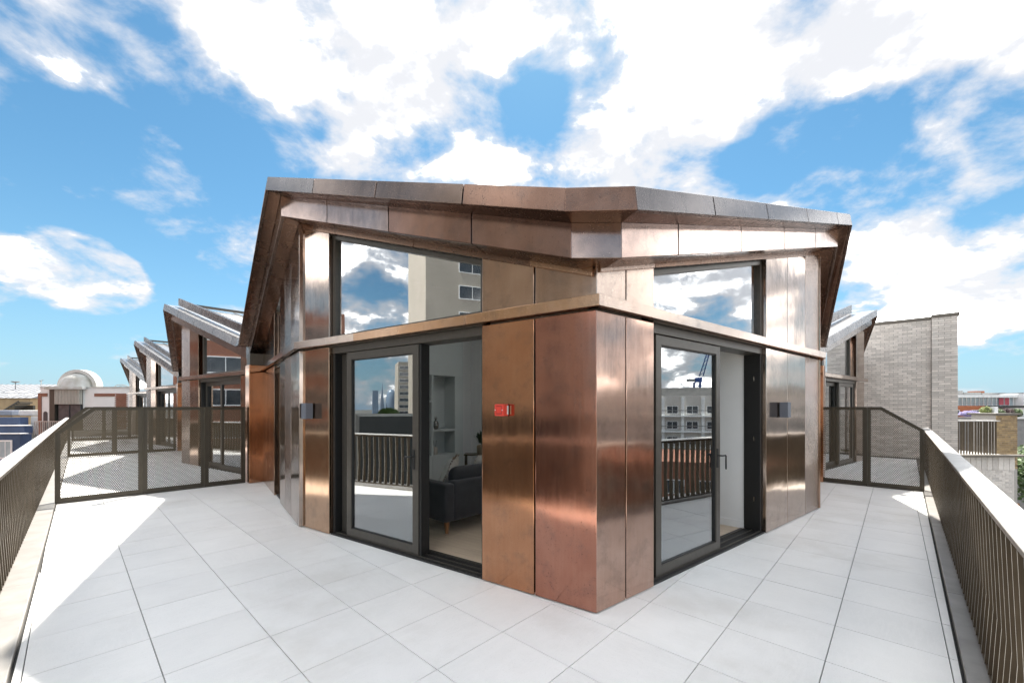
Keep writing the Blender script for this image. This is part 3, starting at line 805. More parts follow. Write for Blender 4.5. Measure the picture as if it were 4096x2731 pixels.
# built-in shelving
cab = thing('shelf_unit', 'grey built in shelf unit with alcoves and cupboards inside the open room', 'shelves', (-1.82, 8.05, 0))
plate('back_panel', CABW, rect(-1.6, 1.11, 0.02, 4.2), -0.41, -0.36, CABINET, cab)
def cb(name, t0, t1, z0, z1, d0=-0.36, d1=0.0): return plate(name, CABW, rect(t0, t1, z0, z1), d0, d1, CABINET, cab, 0.002)
cb('top_panel', -1.6, 1.11, 2.32, 4.2)
for a, b in ((-1.6, -0.75), (0.295, 0.345), (0.89, 1.11)): cb('stile', a, b, 0.70, 2.318)
cb('shelf', -0.748, 0.293, 1.77, 1.81); cb('shelf', 0.347, 0.888, 1.175, 1.215); cb('worktop', -1.6, 1.11, 0.655, 0.698, -0.36, 0.006)
for a, b in ((-1.6, -0.752), (-0.748, -0.23), (-0.226, 0.318), (0.322, 0.89), (0.894, 1.11)): cb('cupboard_door', a, b, 0.08, 0.652)
cb('plinth', -1.6, 1.11, 0.02, 0.078, -0.36, -0.03)

def at_shelf(t, d, z): return CABW.P(t, d, z)
# ring vase
p = at_shelf(0.09, -0.13, 1.812)
vase = thing('ring_vase', 'pale stone ring shaped vase on the upper shelf', 'vase', tuple(p))
V, F = [], []
for i in range(28):
    a = 2 * pi * i / 28
    for k in range(10):
        b = 2 * pi * k / 10
        r = 0.085 + 0.04 * cos(b)
        q = CABW.a * (r * cos(a))
        V.append((p.x + q.x + CABW.n.x * 0.04 * sin(b), p.y + q.y + CABW.n.y * 0.04 * sin(b), p.z + 0.125 + r * sin(a)))
        F.append((i * 10 + k, i * 10 + (k + 1) % 10, ((i + 1) % 28) * 10 + (k + 1) % 10, ((i + 1) % 28) * 10 + k))
solid('ring', V, F, CERAMIC, vase, 0, True)
lathe('neck', [(0.03, 0.235), (0.022, 0.26), (0.026, 0.285), (0.018, 0.285), (0.016, 0.25)], tuple(p), CERAMIC, vase, 14)
# pineapple ornament
p = at_shelf(0.50, -0.14, 1.217)
pine = thing('pineapple_ornament', 'small metallic pineapple ornament on the middle shelf', 'ornament', tuple(p))
lathe('body', [(0.02, 0), (0.055, 0.02), (0.065, 0.08), (0.055, 0.14), (0.03, 0.175), (0.01, 0.18)], tuple(p), CHROME, pine, 16)
for i in range(9):
    a = 2 * pi * i / 9; k = 1 + (i % 3) * 0.35
    q = Vector((cos(a), sin(a), 0)); s = Vector((-sin(a), cos(a), 0))
    b0 = p + Vector((0, 0, 0.175))
    tip = b0 + q * 0.05 / k + Vector((0, 0, 0.05 * k + 0.02))
    solid('crown_leaf', [b0 + s * 0.012, b0 - s * 0.012, tip, b0 + q * 0.012 + Vector((0, 0, 0.03))], [(0, 1, 2), (0, 3, 2), (1, 3, 2), (0, 1, 3)], CHROME, pine)
# reed diffuser
p = at_shelf(0.47, -0.14, 0.70)
dif = thing('reed_diffuser', 'ribbed stone jar with two black reeds on the lowest shelf', 'diffuser', tuple(p))
lathe('jar', [(0.055, 0), (0.06, 0.01), (0.06, 0.14), (0.052, 0.15), (0.045, 0.15), (0.045, 0.12)], tuple(p), CERAMIC, dif, 20)
tube('reed', [p + Vector((0, 0, 0.1)), p + Vector((-0.02, -0.01, 0.29))], 0.004, BLACK, dif, 6)
tube('reed', [p + Vector((0.01, 0, 0.1)), p + Vector((0.035, 0.02, 0.29))], 0.004, BLACK, dif, 6)

# sofa, its own frame: x along the length, y towards the shelves
rzs = math.atan2(A.y, A.x)
def rframe(loc): return Matrix.Translation(loc) @ Matrix.Rotation(rzs, 4, 'Z')
sofa = thing('sofa', 'charcoal velvet sofa on tapered walnut legs inside the open left doorway', 'sofa', (-0.85, 5.27, 0.019), None, rzs, True)
def soft(name, x0, x1, y0, y1, z0, z1, mat, parent, bev=0.05, seg=4):
    o = box(name, x0, x1, y0, y1, z0, z1, mat, parent, bev, seg)
    for f in o.data.polygons: f.use_smooth = True
    return o
soft('base', 0.02, 1.98, 0.02, 0.90, 0.16, 0.40, VELVET, sofa, 0.025)
soft('arm', -0.01, 0.15, -0.01, 0.91, 0.165, 0.66, VELVET, sofa, 0.035)
soft('arm', 1.85, 2.01, -0.01, 0.91, 0.165, 0.66, VELVET, sofa, 0.035)
soft('back', 0.152, 1.848, -0.005, 0.17, 0.165, 0.68, VELVET, sofa, 0.035)
for a in (0.16, 1.0):
    soft('seat_cushion', a, a + 0.83, 0.18, 0.92, 0.40, 0.54, VELVET, sofa, 0.05)
    soft('back_cushion', a + 0.06, a + 0.82, 0.10, 0.30, 0.60, 0.84, VELVET, sofa, 0.09, 5)
for x in (0.07, 1.9):
    for y in (0.07, 0.83):
        V = [(x + dx * s, y + dy * s, z) for z, s in ((0.0, 0.016), (0.17, 0.028)) for dx, dy in ((-1, -1), (1, -1), (1, 1), (-1, 1))]
        solid('leg', V, HEX, WALNUT, sofa, 0.006)
def pillow(parent, name, w, h, th, mat, n=10):
    V, F = [], []
    for sgn in (1, -1):
        b = len(V)
        for i in range(n + 1):
            for j in range(n + 1):
                u, v = -1 + 2 * i / n, -1 + 2 * j / n
                bul = ((1 - u ** 4) * (1 - v ** 4)) ** 0.6
                V.append((u * w / 2 * (1 - 0.06 * (1 - abs(v))), sgn * th / 2 * bul, h / 2 + v * h / 2 * (1 - 0.06 * (1 - abs(u)))))
        for i in range(n):
            for j in range(n):
                a = b + i * (n + 1) + j
                F.append((a, a + 1, a + n + 2, a + n + 1))
    return solid(name, V, F, mat, parent, 0, True)
for k, (lx, ly, rz, lab) in enumerate(((0.30, 0.46, 0.75, 'cream fringed cushion leaning at the near end of the charcoal sofa'), (1.02, 0.50, 0.1, 'cream fringed cushion half hidden further along the charcoal sofa'))):
    w = rframe((-0.85, 5.27, 0.019)) @ Vector((lx, ly, 0.545))
    cu = thing('cushion', lab, 'cushion', tuple(w), None, rzs + rz, True)
    cu.rotation_euler = (R(24), 0, rzs + rz)
    pillow(cu, 'cover', 0.48, 0.44, 0.16, CREAM)
    V, F = [], []
    for i in range(90):
        a = 2 * pi * i / 90
        c_, s_ = cos(a), sin(a)
        m = 1 / max(abs(c_), abs(s_))
        x, z = c_ * m * 0.235, 0.22 + s_ * m * 0.215
        b = len(V)
        for q in range(3):
            V.append((x + random.uniform(-.01, .01), random.uniform(-.015, .015), z + random.uniform(-.01, .01)))
        V.append((x + c_ * 0.045 + random.uniform(-.012, .012), random.uniform(-.025, .025), z + s_ * 0.045 + random.uniform(-.012, .012)))
        F += [(b, b + 1, b + 3), (b + 1, b + 2, b + 3), (b, b + 2, b + 3)]
    fr = solid('fringe', V, F, FRINGE, cu); fr['kind'] = 'stuff'
# console table with plant
con = thing('console_table', 'slim dark brass console table behind the sofa', 'table', (-0.55, 8.5, 0.019))
box('table_top', -0.98, 0.0, 8.35, 8.68, 0.69, 0.715, BRASS, con, 0.004)
for x, y in ((-0.95, 8.38), (-0.95, 8.65), (-0.03, 8.38), (-0.03, 8.65)): box('leg', x - 0.012, x + 0.012, y - 0.012, y + 0.012, 0.02, 0.69, BRASS, con)
pl = thing('pot_plant', 'dark leafy plant in a woven pot on the console table', 'plant', (-0.60, 8.5, 0.716))
lathe('pot', [(0.10, 0), (0.125, 0.02), (0.13, 0.15), (0.115, 0.18), (0.10, 0.18), (0.10, 0.14)], (-0.60, 8.5, 0.716), WICKER, pl, 20)
for i in range(11):
    a = 2 * pi * i / 11 + 0.3; ln = random.uniform(0.22, 0.36); lean = random.uniform(0.15, 0.8)
    d = Vector((cos(a) * lean, sin(a) * lean, 1)).normalized()
    b0 = Vector((-0.60, 8.5, 0.86))
    V, F = [], []
    side = d.cross(Vector((0, 0, 1))).normalized()
    for j in range(9):
        c_ = b0 + d * (ln * (0.25 + 0.75 * j / 8))
        for s in (-1, 1):
            b = len(V)
            up = d.cross(side)
            V += [c_, c_ + side * s * 0.05 + d * 0.05 + up * 0.01, c_ + side * s * 0.085 + d * 0.035, c_ + side * s * 0.045 + d * 0.005 - up * 0.008]
            F.append((b, b + 1, b + 2, b + 3))
    b = len(V)
    V += [b0 + side * 0.006, b0 - side * 0.006, b0 + d * ln]
    F.append((b, b + 1, b + 2))
    solid('frond', V, F, LEAF_DARK, pl, 0, False, 2, False)
# curtains
def curtain(label, W, t0, t1, d, mat, waves, z1=2.38):
    n = waves * 10
    V, F = [], []
    for i in range(n + 1):
        t = t0 + (t1 - t0) * i / n
        for z, k in ((0.03, 1.0), (1.2, 0.9), (z1, 0.7)):
            V.append(W.P(t, d + 0.035 * k * sin(2 * pi * waves * i / n) + 0.008 * sin(i * 1.7), z))
    for i in range(n):
        for k in range(2):
            a = i * 3 + k
            F.append((a, a + 3, a + 4, a + 1))
    o = solid('curtain', V, F, mat, None, 0, True, 2, False)
    return tag(o, label, 'curtain')
curtain('pale teal curtain gathered behind the left sliding glass door', WLeft, 2.62, 3.60, -0.30, CURTAIN, 9)
curtain('white curtain gathered behind the right sliding glass door', WRight, 0.9, 1.25, -0.30, SHEER, 4)

# ------------------------------------------------------------------ fittings on the cladding
def wall_lamp(label, W, t, z):
    c = W.P(t, 0.002, z)
    g = thing('wall_lamp', label, 'lamp', tuple(c), 'lamps on the cladding')
    plate('lamp_body', W, rect(t - 0.055, t + 0.055, z - 0.105, z + 0.105), 0.014, 0.115, LAMPGREY, g, 0.003)
    plate('mounting_plate', W, rect(t - 0.045, t + 0.045, z - 0.075, z + 0.075), 0.002, 0.014, BLACK, g)
wall_lamp('grey box lamp on the panel beside the left sliding door', WLeft, 4.13, 1.62)
wall_lamp('dark box lamp on the silvery panel beside the right sliding door', WRight, 3.90, 1.635)
g = thing('alarm_sounder', 'red square fire alarm sounder on the orange copper panel', 'alarm', tuple(WLeft.P(0.89, 0.002, 1.645)), None)
t, z = 0.905, 1.645
b_ = plate('housing', WLeft, rect(t - 0.05, t + 0.05, z - 0.055, z + 0.055), 0.008, 0.085, ALARM_RED, g, 0.008)
ring('face_rim', WLeft, t - 0.047, t + 0.047, z - 0.052, z + 0.052, 0.016, 0.0855, 0.093, ALARM_RED, g, 0.003)
plate('recess', WLeft, rect(t - 0.031, t + 0.031, z - 0.036, z + 0.036), 0.0855, 0.087, BLACK, g)
plate('face_button', WLeft, rect(t - 0.027, t + 0.027, z - 0.031, z + 0.031), 0.088, 0.0925, ALARM_RED, g, 0.002)
plate('back_box', WLeft, rect(t - 0.045, t + 0.045, z - 0.06, z + 0.05), 0.002, 0.0075, BLACK, g)
for s in (-1, 1): plate('screw', WLeft, rect(t + s * 0.039 - 0.004, t + s * 0.039 + 0.004, z - 0.004, z + 0.004), 0.0935, 0.095, STICKER, g)
Wside = Wall(WLeft.P(t - 0.0502, 0.03, 0)[:2], -NU, -U)
plate('label_sticker', Wside, rect(-0.005, 0.018, z - 0.04, z + 0.04), 0.0005, 0.0015, STICKER, g)

# ------------------------------------------------------------------ neighbouring apartments (left row)
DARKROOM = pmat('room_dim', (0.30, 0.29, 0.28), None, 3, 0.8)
def neighbour(label):
    peak, wpk = P2, WP2
    g = thing('copper_penthouse', label, 'building', (wpk.x, wpk.y, 0), 'row of copper apartments')
    W = Wall(wpk, (WV1b - wpk), NU)
    ln = (WV1b - wpk).length
    sof = lambda t: ZP - 0.445 + (ZV - ZP) * t / ln
    eave(g, V1b, WV1b, ZV, peak, wpk, ZP, (0.044, 0.27, 0.52, 0.764), (0.25, 0.5, 0.78), COPPER_FASCIA_GREY, COPPER_FASCIA, core=True)
    v2 = V1 + PERIOD; wv2 = WV1 + PERIOD
    eave(g, peak, wpk, ZP, v2 - B * 0.14, wv2 - B * 0.06, ZV, (0.3, 0.62), (0.3, 0.62), COPPER_FASCIA, COPPER_FASCIA)
    eave(g, v2 - B * 0.14, wv2 - B * 0.06, ZV, v2 + B * 0.14, wv2 + B * 0.06, ZV, (), (), COPPER_FASCIA_GREY, COPPER_FASCIA_GREY)
    dep = 7.5
    pk = ins(peak, wpk); v2i = ins(v2, wv2)
    roof('roof_sheet', g, [V3(V1i, ZV + zr), V3(pk, ZP + zr), V3(peak + A * dep, ZP + zr), V3(V1 + A * dep, ZV + zr)])
    roof('roof_sheet', g, [V3(pk, ZP + zr), V3(v2i, ZV + zr), V3(v2 + A * dep, ZV + zr), V3(peak + A * dep, ZP + zr)])
    # upstand set back from the eave, in lengths
    s_ = [0.02, 0.30, 0.60, 0.90, 0.965]
    for i in range(4):
        a, b = s_[i] + 0.002, s_[i + 1] - 0.002
        q = []
        for zz in (0.03, 0.24):
            for s, off in ((a, 0.30), (b, 0.30), (b, 0.36), (a, 0.36)):
                e = V1.lerp(peak, s) + A * off
                q.append(V3(e, ZV + (ZP - ZV) * s + zz))
        hexa('roof_upstand', q, COPPER_FASCIA_GREY, g, 0.003)
    rv = [V3(peak + A * 0.5 + B * s * 0.04, ZP + z) for z in (0.03, 0.10) for s in (-1, 1)]
    rw = [V3(peak + A * dep + B * s * 0.04, ZP + z) for z in (0.03, 0.10) for s in (-1, 1)]
    hexa('ridge_cap', [rv[0], rw[0], rw[1], rv[1], rv[2], rw[2], rw[3], rv[3]], FRAME, g)
    for off in (1.0, 1.7, 2.4, 3.1, 3.8):
        q = [V3(V1.lerp(peak, s) + A * (off + w), ZV + (ZP - ZV) * s + z) for z in (0.014, 0.035) for s, w in ((0.02, 0), (0.98, 0), (0.98, 0.018), (0.02, 0.018))]
        hexa('roof_seam', q, FRAME, g)
    for a, b, m in ((0, 0.60, COPPER_RIBBED), (0.60, 1.2, COPPER_BROWN), (3.75, ln, COPPER_BROWN)):
        cladding(g, W, a, b, sof, m, m, 0.004, 0.004)
    backing(g, W, 0.13, 1.19, sof); backing(g, W, 3.76, ln, sof)
    opening(g, W, 1.205, 3.745, sof, [(1.27, 2.55, -0.152), (2.45, 3.69, -0.062)], (1.36, 3.745))
    plate('window_reveal', W, [(1.205, Z_HI), (1.355, Z_HI), (1.355, sof(1.355) - 0.07), (1.205, sof(1.205) - 0.07)], -0.14, -0.125, COPPER_ORANGE, g)
    head_trim(g, W, 0.01, ln, sof, COPPER_SOFFIT, 0.06)
    ledge(g, W, [-0.05, 1.9, ln], [COPPER_LEDGE_PALE, COPPER_GREY])
    W2 = Wall(wpk, (wv2 - wpk), nv)
    l2 = (wv2 - wpk).length
    sof2 = lambda t: ZP - 0.445 + (ZV - ZP) * t / l2
    for i in range(7):
        cladding(g, W2, i * 0.66, i * 0.66 + 0.66, sof2, COPPER_BROWN, COPPER_BROWN, 0.004, 0.004)
    backing(g, W2, 0.13, 4.8, sof2)
    fin(g, Vector((-5.75, 9.0)) + PERIOD)
    # room behind the glass
    q0 = W.P(0.3, -2.6, 0); q1 = W.P(ln, -2.6, 0)
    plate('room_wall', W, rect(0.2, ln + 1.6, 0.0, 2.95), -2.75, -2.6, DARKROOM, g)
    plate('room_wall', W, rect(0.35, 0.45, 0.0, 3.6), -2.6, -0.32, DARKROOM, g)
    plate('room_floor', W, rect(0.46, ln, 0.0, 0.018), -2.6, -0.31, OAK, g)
    return g, W
nb, NBW = neighbour('copper clad apartment directly beyond the left mesh screen')
n2 = copy_tree(nb, None, V3(PERIOD, 0)); n2['label'] = 'middle copper clad apartment in the far left row of roofs'
n3 = copy_tree(nb, None, V3(PERIOD * 2, 0)); n3['label'] = 'farthest copper clad apartment, beside the white building with the arched hood'
curtain('white curtain inside the glass door of the apartment beyond the left screen', NBW, 3.2, 3.7, -0.40, SHEER, 6)
Wm = Wall(NBW.O + PERIOD, NBW.a, NBW.n)
curtain('white curtain behind the glass door of the middle apartment', Wm, 2.3, 3.7, -0.40, SHEER, 12)

# ------------------------------------------------------------------ neighbouring apartment (right)
gR = thing('copper_penthouse', 'pale copper clad apartment next to the grey brick wall', 'building', (WPR2.x, WPR2.y, 0))
WN2 = Wall(WPR2, (WVRb - WPR2), NW)
lnr = (WVRb - WPR2).length
sofn = lambda t: ZP - 0.445 + (ZV - ZP) * t / lnr
eave(gR, VRb, WVRb, ZV, PR2, WPR2, ZP, (0.1, 0.36, 0.62, 0.86), (0.3, 0.58, 0.85), COPPER_FASCIA_GREY, COPPER_FASCIA_GREY)
e3 = PR2 + (VR - T4) * 0.83; w3_ = WPR2 + (VR - T4) * 0.83
eave(gR, PR2, WPR2, ZP, e3, w3_, ZP - (ZP - ZV) * 0.83, (0.5,), (0.5,), COPPER_FASCIA, COPPER_FASCIA)
PR2i = ins(PR2, WPR2); e3i = ins(e3, w3_)
roof('roof_sheet', gR, [V3(VRi, ZV + zr), V3(PR2i, ZP + zr), V3(PR2 + B * 6, ZP + zr), V3(VR + B * 6, ZV + zr)])
roof('roof_sheet', gR, [V3(PR2i, ZP + zr), V3(e3i, ZP - 1.187 + zr), V3(e3 + B * 6, ZP - 1.187 + zr), V3(PR2 + B * 6, ZP + zr)])
for a, b in ((0.03, 0.33), (0.335, 0.64), (0.645, 0.93)):
    q = [V3(VR.lerp(PR2, s) + B * off, ZV + (ZP - ZV) * s + zz) for zz in (0.03, 0.27) for s, off in ((a, 0.55), (b, 0.55), (b, 0.61), (a, 0.61))]
    hexa('roof_upstand', q, COPPER_FASCIA_GREY, gR, 0.003)
q = [V3(PR2 + B * o + A * s * 0.03, ZP + z) for z in (0.03, 0.08) for o, s in ((0.65, -1), (6, -1), (6, 1), (0.65, 1))]
hexa('ridge_cap', q, FRAME, gR)
for off in (1.2, 2.0, 2.8):
    q = [V3(VR.lerp(PR2, s) + B * (off + w), ZV + (ZP - ZV) * s + z) for z in (0.014, 0.035) for s, w in ((0.02, 0), (0.98, 0), (0.98, 0.018), (0.02, 0.018))]
    hexa('roof_seam', q, FRAME, gR)
cladding(gR, WN2, 0.0, 0.80, sofn, COPPER_GREY, COPPER_GREY, 0.004, 0.0)
cladding(gR, WN2, 3.52, lnr, sofn, COPPER_GREY, COPPER_GREY, 0.0, 0.0)
backing(gR, WN2, 0.13, 0.795, sofn); backing(gR, WN2, 3.53, lnr, sofn)
opening(gR, WN2, 0.805, 3.515, sofn, [(0.86, 2.2, -0.062), (2.1, 3.46, -0.152)], (1.2, 3.515))
plate('window_reveal', WN2, [(0.805, Z_HI), (1.195, Z_HI), (1.195, sofn(1.195) - 0.07), (0.805, sofn(0.805) - 0.07)], -0.14, -0.10, COPPER_ORANGE, gR)
head_trim(gR, WN2, 0.01, lnr, sofn, COPPER_LEDGE_PALE, 0.06)
ledge(gR, WN2, [-0.12, 2.4, lnr], [COPPER_GREY, COPPER_LEDGE_PALE])
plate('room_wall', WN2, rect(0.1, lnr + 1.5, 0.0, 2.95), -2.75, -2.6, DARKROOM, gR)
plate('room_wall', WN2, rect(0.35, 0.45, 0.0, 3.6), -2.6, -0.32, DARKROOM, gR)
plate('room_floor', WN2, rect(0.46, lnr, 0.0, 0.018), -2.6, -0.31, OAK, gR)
WN3 = Wall(WPR2, (VR - T4), nr)
sofn3 = lambda t: ZP - 0.445 + (ZV - ZP) * t / 3.7
for i in range(4): cladding(gR, WN3, i * 0.75, i * 0.75 + 0.75, sofn3, COPPER_BROWN, COPPER_BROWN, 0.004, 0.004)

# ------------------------------------------------------------------ privacy screens
def screen(label, inner, direction, posts, length, cut, hgt=EYE, zlow=1.225):
    """inner: end at the rail; the screen runs from there to the wall; own frame with x along it"""
    rz = math.atan2(direction.y, direction.x)
    g = thing('privacy_screen', label, 'screen', (inner.x, inner.y, 0), 'perforated screens between terraces', rz, True)
    th = 0.02
    def poly(name, p, y0, y1, mat, parent=g, bev=0.0):
        n = len(p)
        v = [(x, y0, z) for x, z in p] + [(x, y1, z) for x, z in p]
        f = [tuple(range(n)), tuple(range(2 * n - 1, n - 1, -1))] + [(i, (i + 1) % n, n + (i + 1) % n, n + i) for i in range(n)]
        return solid(name, v, f, mat, parent, bev)
    zt = lambda x: hgt if x >= cut else zlow + (hgt - zlow) * x / cut
    xs = [0.0] + posts + [length]
    m = 0.055
    for i in range(len(xs) - 1):
        a, b = xs[i] + (0.012 if i else 0), xs[i + 1] - 0.012
        # sheet (perforated centre) and solid border
        inn = [(a + m, 0.02 + 0.075), (b - m, 0.095)]
        if a < cut < b: inn += [(b - m, hgt - m), (cut + 0.02, hgt - m), (a + m, zt(a + m) - m * 1.25)]
        else: inn += [(b - m, hgt - m), (a + m, hgt - m)]
        out = [(a, 0.02), (b, 0.02)]
        if a < cut < b: out += [(b, hgt), (cut, hgt), (a, zt(a))]
        else: out += [(b, hgt), (a, hgt)]
        n = len(out)
        v = [(x, -0.004, z) for x, z in out + inn] + [(x, 0.004, z) for x, z in out + inn]
        f = []
        for k in range(n):
            q = (k + 1) % n
            f += [(k, q, n + q, n + k), (2 * n + k, 3 * n + k, 3 * n + q, 2 * n + q), (k, 2 * n + k, 2 * n + q, q), (n + k, n + q, 3 * n + q, 3 * n + k)]
        pf = solid('screen_border', v, f, SCREENF, g)
        n = len(inn)
        solid('perforated_sheet', [(x, 0.0, z) for x, z in inn], [tuple(range(n))], SCREENP, pf, 0, False, 2, False)
    for x in xs[1:]: box('post', x - 0.012, x + 0.012, -0.03, 0.05, 0.004, hgt - 0.003, SCREENF, g, 0.003)
    box('post', -0.012, 0.012, -0.03, 0.05, 0.004, zlow - 0.003, SCREENF, g, 0.003)
    poly('top_rail', [(cut, hgt), (length + 0.012, hgt), (length + 0.012, hgt + 0.008), (cut - 0.003, hgt + 0.008)], -0.035, 0.055, SCREENF)
    poly('sloped_rail', [(-0.02, zlow - 0.02), (cut, hgt), (cut - 0.003, hgt + 0.008), (-0.02, zlow - 0.010)], -0.035, 0.055, SCREENF)
    poly('bottom_rail', [(0.013, 0.004), (length - 0.013, 0.004), (length - 0.013, 0.018), (0.013, 0.018)], -0.03, 0.05, SCREENF)
    return g
S0 = meet(KL, B, Vector((-5.93, 9.12)), A)
slen = (Vector((-5.93, 9.12)) - S0).length
screen('perforated bronze screen closing the left end of the terrace', S0, A, [slen * 0.40, slen * 0.745], slen, 0.46)
screen('second perforated screen seen through the mesh of the left one', S0 + PERIOD, A, [slen * 0.40, slen * 0.745], slen, 0.46)
screen('third perforated screen farthest along the left row', S0 + PERIOD * 2, A, [slen * 0.40, slen * 0.745], slen, 0.46)
SR0 = meet(KR, A, Vector((6.96, 9.28)), B)
slr = (Vector((6.96, 9.28)) - SR0).length
screen('perforated bronze screen closing the right end of the terrace', SR0, B, [slr * 0.52], slr, 0.62)

# ------------------------------------------------------------------ railings
def fin_mesh():
    pr = [(0.0, 0.0), (0.085, 0.0), (0.085, 1.02), (0.0, 1.02), (0.022, 0.40)]
    n = len(pr)
    v = [(x, -0.006, z) for x, z in pr] + [(x, 0.006, z) for x, z in pr]
    f = [tuple(range(n)), tuple(range(2 * n - 1, n - 1, -1))] + [(i, (i + 1) % n, n + (i + 1) % n, n + i) for i in range(n)]
    me = mesh_data('baluster', v, f, RAIL)
    me.materials.append(RAIL_LIT_EDGE)
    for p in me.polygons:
        if abs(p.normal.y) < 0.5 and p.normal.x < -0.3: p.material_index = 1  # inward edges get the painted light tone
    return me
FIN = fin_mesh()
def railing(label, start, d, n, s0, s1, off, kerb=True, pitch=0.15, cap=0.13):
    a0 = start + d * s0
    g = thing('railing', label, 'railing', (a0.x, a0.y, 0))
    rz = math.atan2(n.y, n.x)
    k = int((s1 - s0) / pitch)
    for i in range(k):
        p = d * (pitch * (i + 0.5)) + n * (off + 0.015)
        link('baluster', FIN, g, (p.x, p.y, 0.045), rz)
    W = Wall(start, d, n)
    m = max(1, int(round((s1 - s0) / 3.0)))
    for i in range(m):
        a = s0 + (s1 - s0) * i / m; b = s0 + (s1 - s0) * (i + 1) / m - 0.004
        q = [W.P(a, off, 1.075), W.P(b, off, 1.075), W.P(b, off + cap, 1.075), W.P(a, off + cap, 1.075), W.P(a, off, 1.088), W.P(b, off, 1.088), W.P(b, off + cap, 1.100), W.P(a, off + cap, 1.100)]
        hexa('handrail', q, RAILTOP, g, 0.004)
        q = [W.P(t, o_, z) for z in (1.045, 1.0745) for t, o_ in ((a, off + 0.006), (b, off + 0.006), (b, off + 0.020), (a, off + 0.020))]
        hexa('handrail_lip', q, RAIL, g)
        if kerb:
            q = [W.P(t, o_, z) for z, (oa, ob) in ((-0.10, (0.006, off + cap + 0.12)), (0.03, (0.006, off + cap + 0.12))) for t, o_ in ((a, oa), (b, oa), (b, ob), (a, ob))]
            hexa('kerb_flashing', q, KERB, g, 0.006)
    q = [W.P(t, o_, z) for z in (0.031, 0.046) for t, o_ in ((s0, off + 0.02), (s1, off + 0.02), (s1, off + 0.095), (s0, off + 0.095))]
    hexa('bottom_rail', q, RAIL, g)
    return g
OFL, OFR = 0.165, 0.085
railing('long bronze railing along the left edge with flat pale handrail', K, B, nL, 0.0, 34.0, OFL)
railing('bronze railing along the right edge leading to the grey brick wall', K, A, nR, 0.0, 16.9, OFR)

# ------------------------------------------------------------------ grey brick wall beyond the right apartment
BRICK = pmat('grey_brick', (0.78, 0.73, 0.68), (0.66, 0.60, 0.555), 14, 0.85, 0, 0.003, 40, rnd=0.17)
BRICK_I = pmat('grey_brick_far', (0.78, 0.73, 0.68), (0.66, 0.60, 0.555), 14, 0.85, 0, 0.003, 40, rnd=0.17, island=True)
MORTAR = pmat('mortar', (0.46, 0.43, 0.40), None, 20, 0.95)
COPING = pmat('coping_metal', (0.20, 0.18, 0.15), (0.16, 0.14, 0.12), 8, 0.5, 0.3)
BW = Wall(Vector((14.75, 13.62)), B, -A)
bw = thing('brick_wall', 'tall pale grey brick wall with a corner pier and metal coping', 'wall', (14.75, 13.62, 0))
plate('mortar_bed', BW, rect(0.30, 4.6, -3.0, 4.66), -0.32, -0.012, MORTAR, bw)
plate('pier_core', BW, rect(0.012, 0.60, -3.0, 4.70), -0.32, 0.098, MORTAR, bw)
plate('coping', BW, rect(0.62, 4.6, 4.665, 4.76), -0.36, 0.03, COPING, bw, 0.004)
plate('pier_coping', BW, rect(-0.04, 0.615, 4.705, 4.80), -0.36, 0.145, COPING, bw, 0.004)
bl, bh = 0.235, 0.0733
pieces = []
for r_ in range(0, 101):
    z = 4.655 - (r_ + 1) * bh
    if z < -2.7: break
    o_ = 0 if r_ % 2 else bl / 2
    t = 0.62 - o_
    while t < 4.55:
        a, b = max(t, 0.612), min(t + bl - 0.011, 4.58)
        if b - a > 0.03: pieces.append((abs(t - 0.3) * 2 + abs(z - 2.6) * 0.6, a, b, z, -0.012, 0.0))
        t += bl
    z2 = z + 0.04
    for a, b in (((0.0, 0.30), (0.311, 0.60)) if r_ % 2 else ((0.0, 0.15), (0.161, 0.44), (0.451, 0.60))):
        pieces.append((abs(a) * 2 + abs(z - 2.6) * 0.6, a, b, z2, 0.0985, 0.112))
pieces.sort(key=lambda p: p[0])
sv, sf = [], []
for k, (_, a, b, z, d0, d1) in enumerate(pieces):
    j = random.uniform(-0.004, 0.005)
    v = [BW.P(t, d, zz) for zz in (z, z + bh - 0.010) for t, d in ((a, d1 + j), (b, d1 + j), (b, d0), (a, d0))]
    if k < 300:
        c = BW.P((a + b) / 2, 0, z)
        o = link('brick', mesh_data('brick', [q - c for q in v], HEX, BRICK), bw, tuple(c - Vector((14.75, 13.62, 0))))
    else:
        n = len(sv); sv += v; sf += [tuple(n + i for i in f) for f in HEX]
o = solid('far_bricks', sv, sf, BRICK_I, bw); o['kind'] = 'stuff'

# ------------------------------------------------------------------ lower terrace at the far right
WHITEDECK = pmat('pale_deck', (0.62, 0.62, 0.60), None, 4, 0.6)
lt = thing('terrace_block', 'low pale brick terrace block with a metal edge behind the handrail', 'building', (15.8, 16.0, 0))
box('wall', 14.2, 17.15, 14.05, 20, GROUND_Z, -0.02, BRICK, lt)
box('deck', 14.15, 17.05, 14.1, 20, -0.018, 0.03, WHITEDECK, lt)
box('edge_coping', 14.1, 17.4, 13.86, 14.09, -0.015, 0.06, COPING, lt, 0.006)
k = 0
for x in [14.3 + 0.19 * i for i in range(15)]:
    box('soldier_brick', x, x + 0.175, 14.02, 14.048, -0.47, -0.03, BRICK, lt)
for r_ in range(10):
    for i in range(13):
        x = 14.25 + i * 0.225 + (0.11 if r_ % 2 else 0)
        if x + 0.215 < 17.16: box('brick', x, x + 0.215, 14.03, 14.048, -0.56 - r_ * 0.075, -0.495 - r_ * 0.075, BRICK, lt)
lr = thing('railing', 'short bronze railing around the low terrace beside the yellow brick pier', 'railing', (15.6, 14.2, 0.03))
for i in range(26): box('baluster', 14.2 + i * 0.1, 14.208 + i * 0.1, 14.18, 14.235, 0.05, 1.18, RAIL, lr)
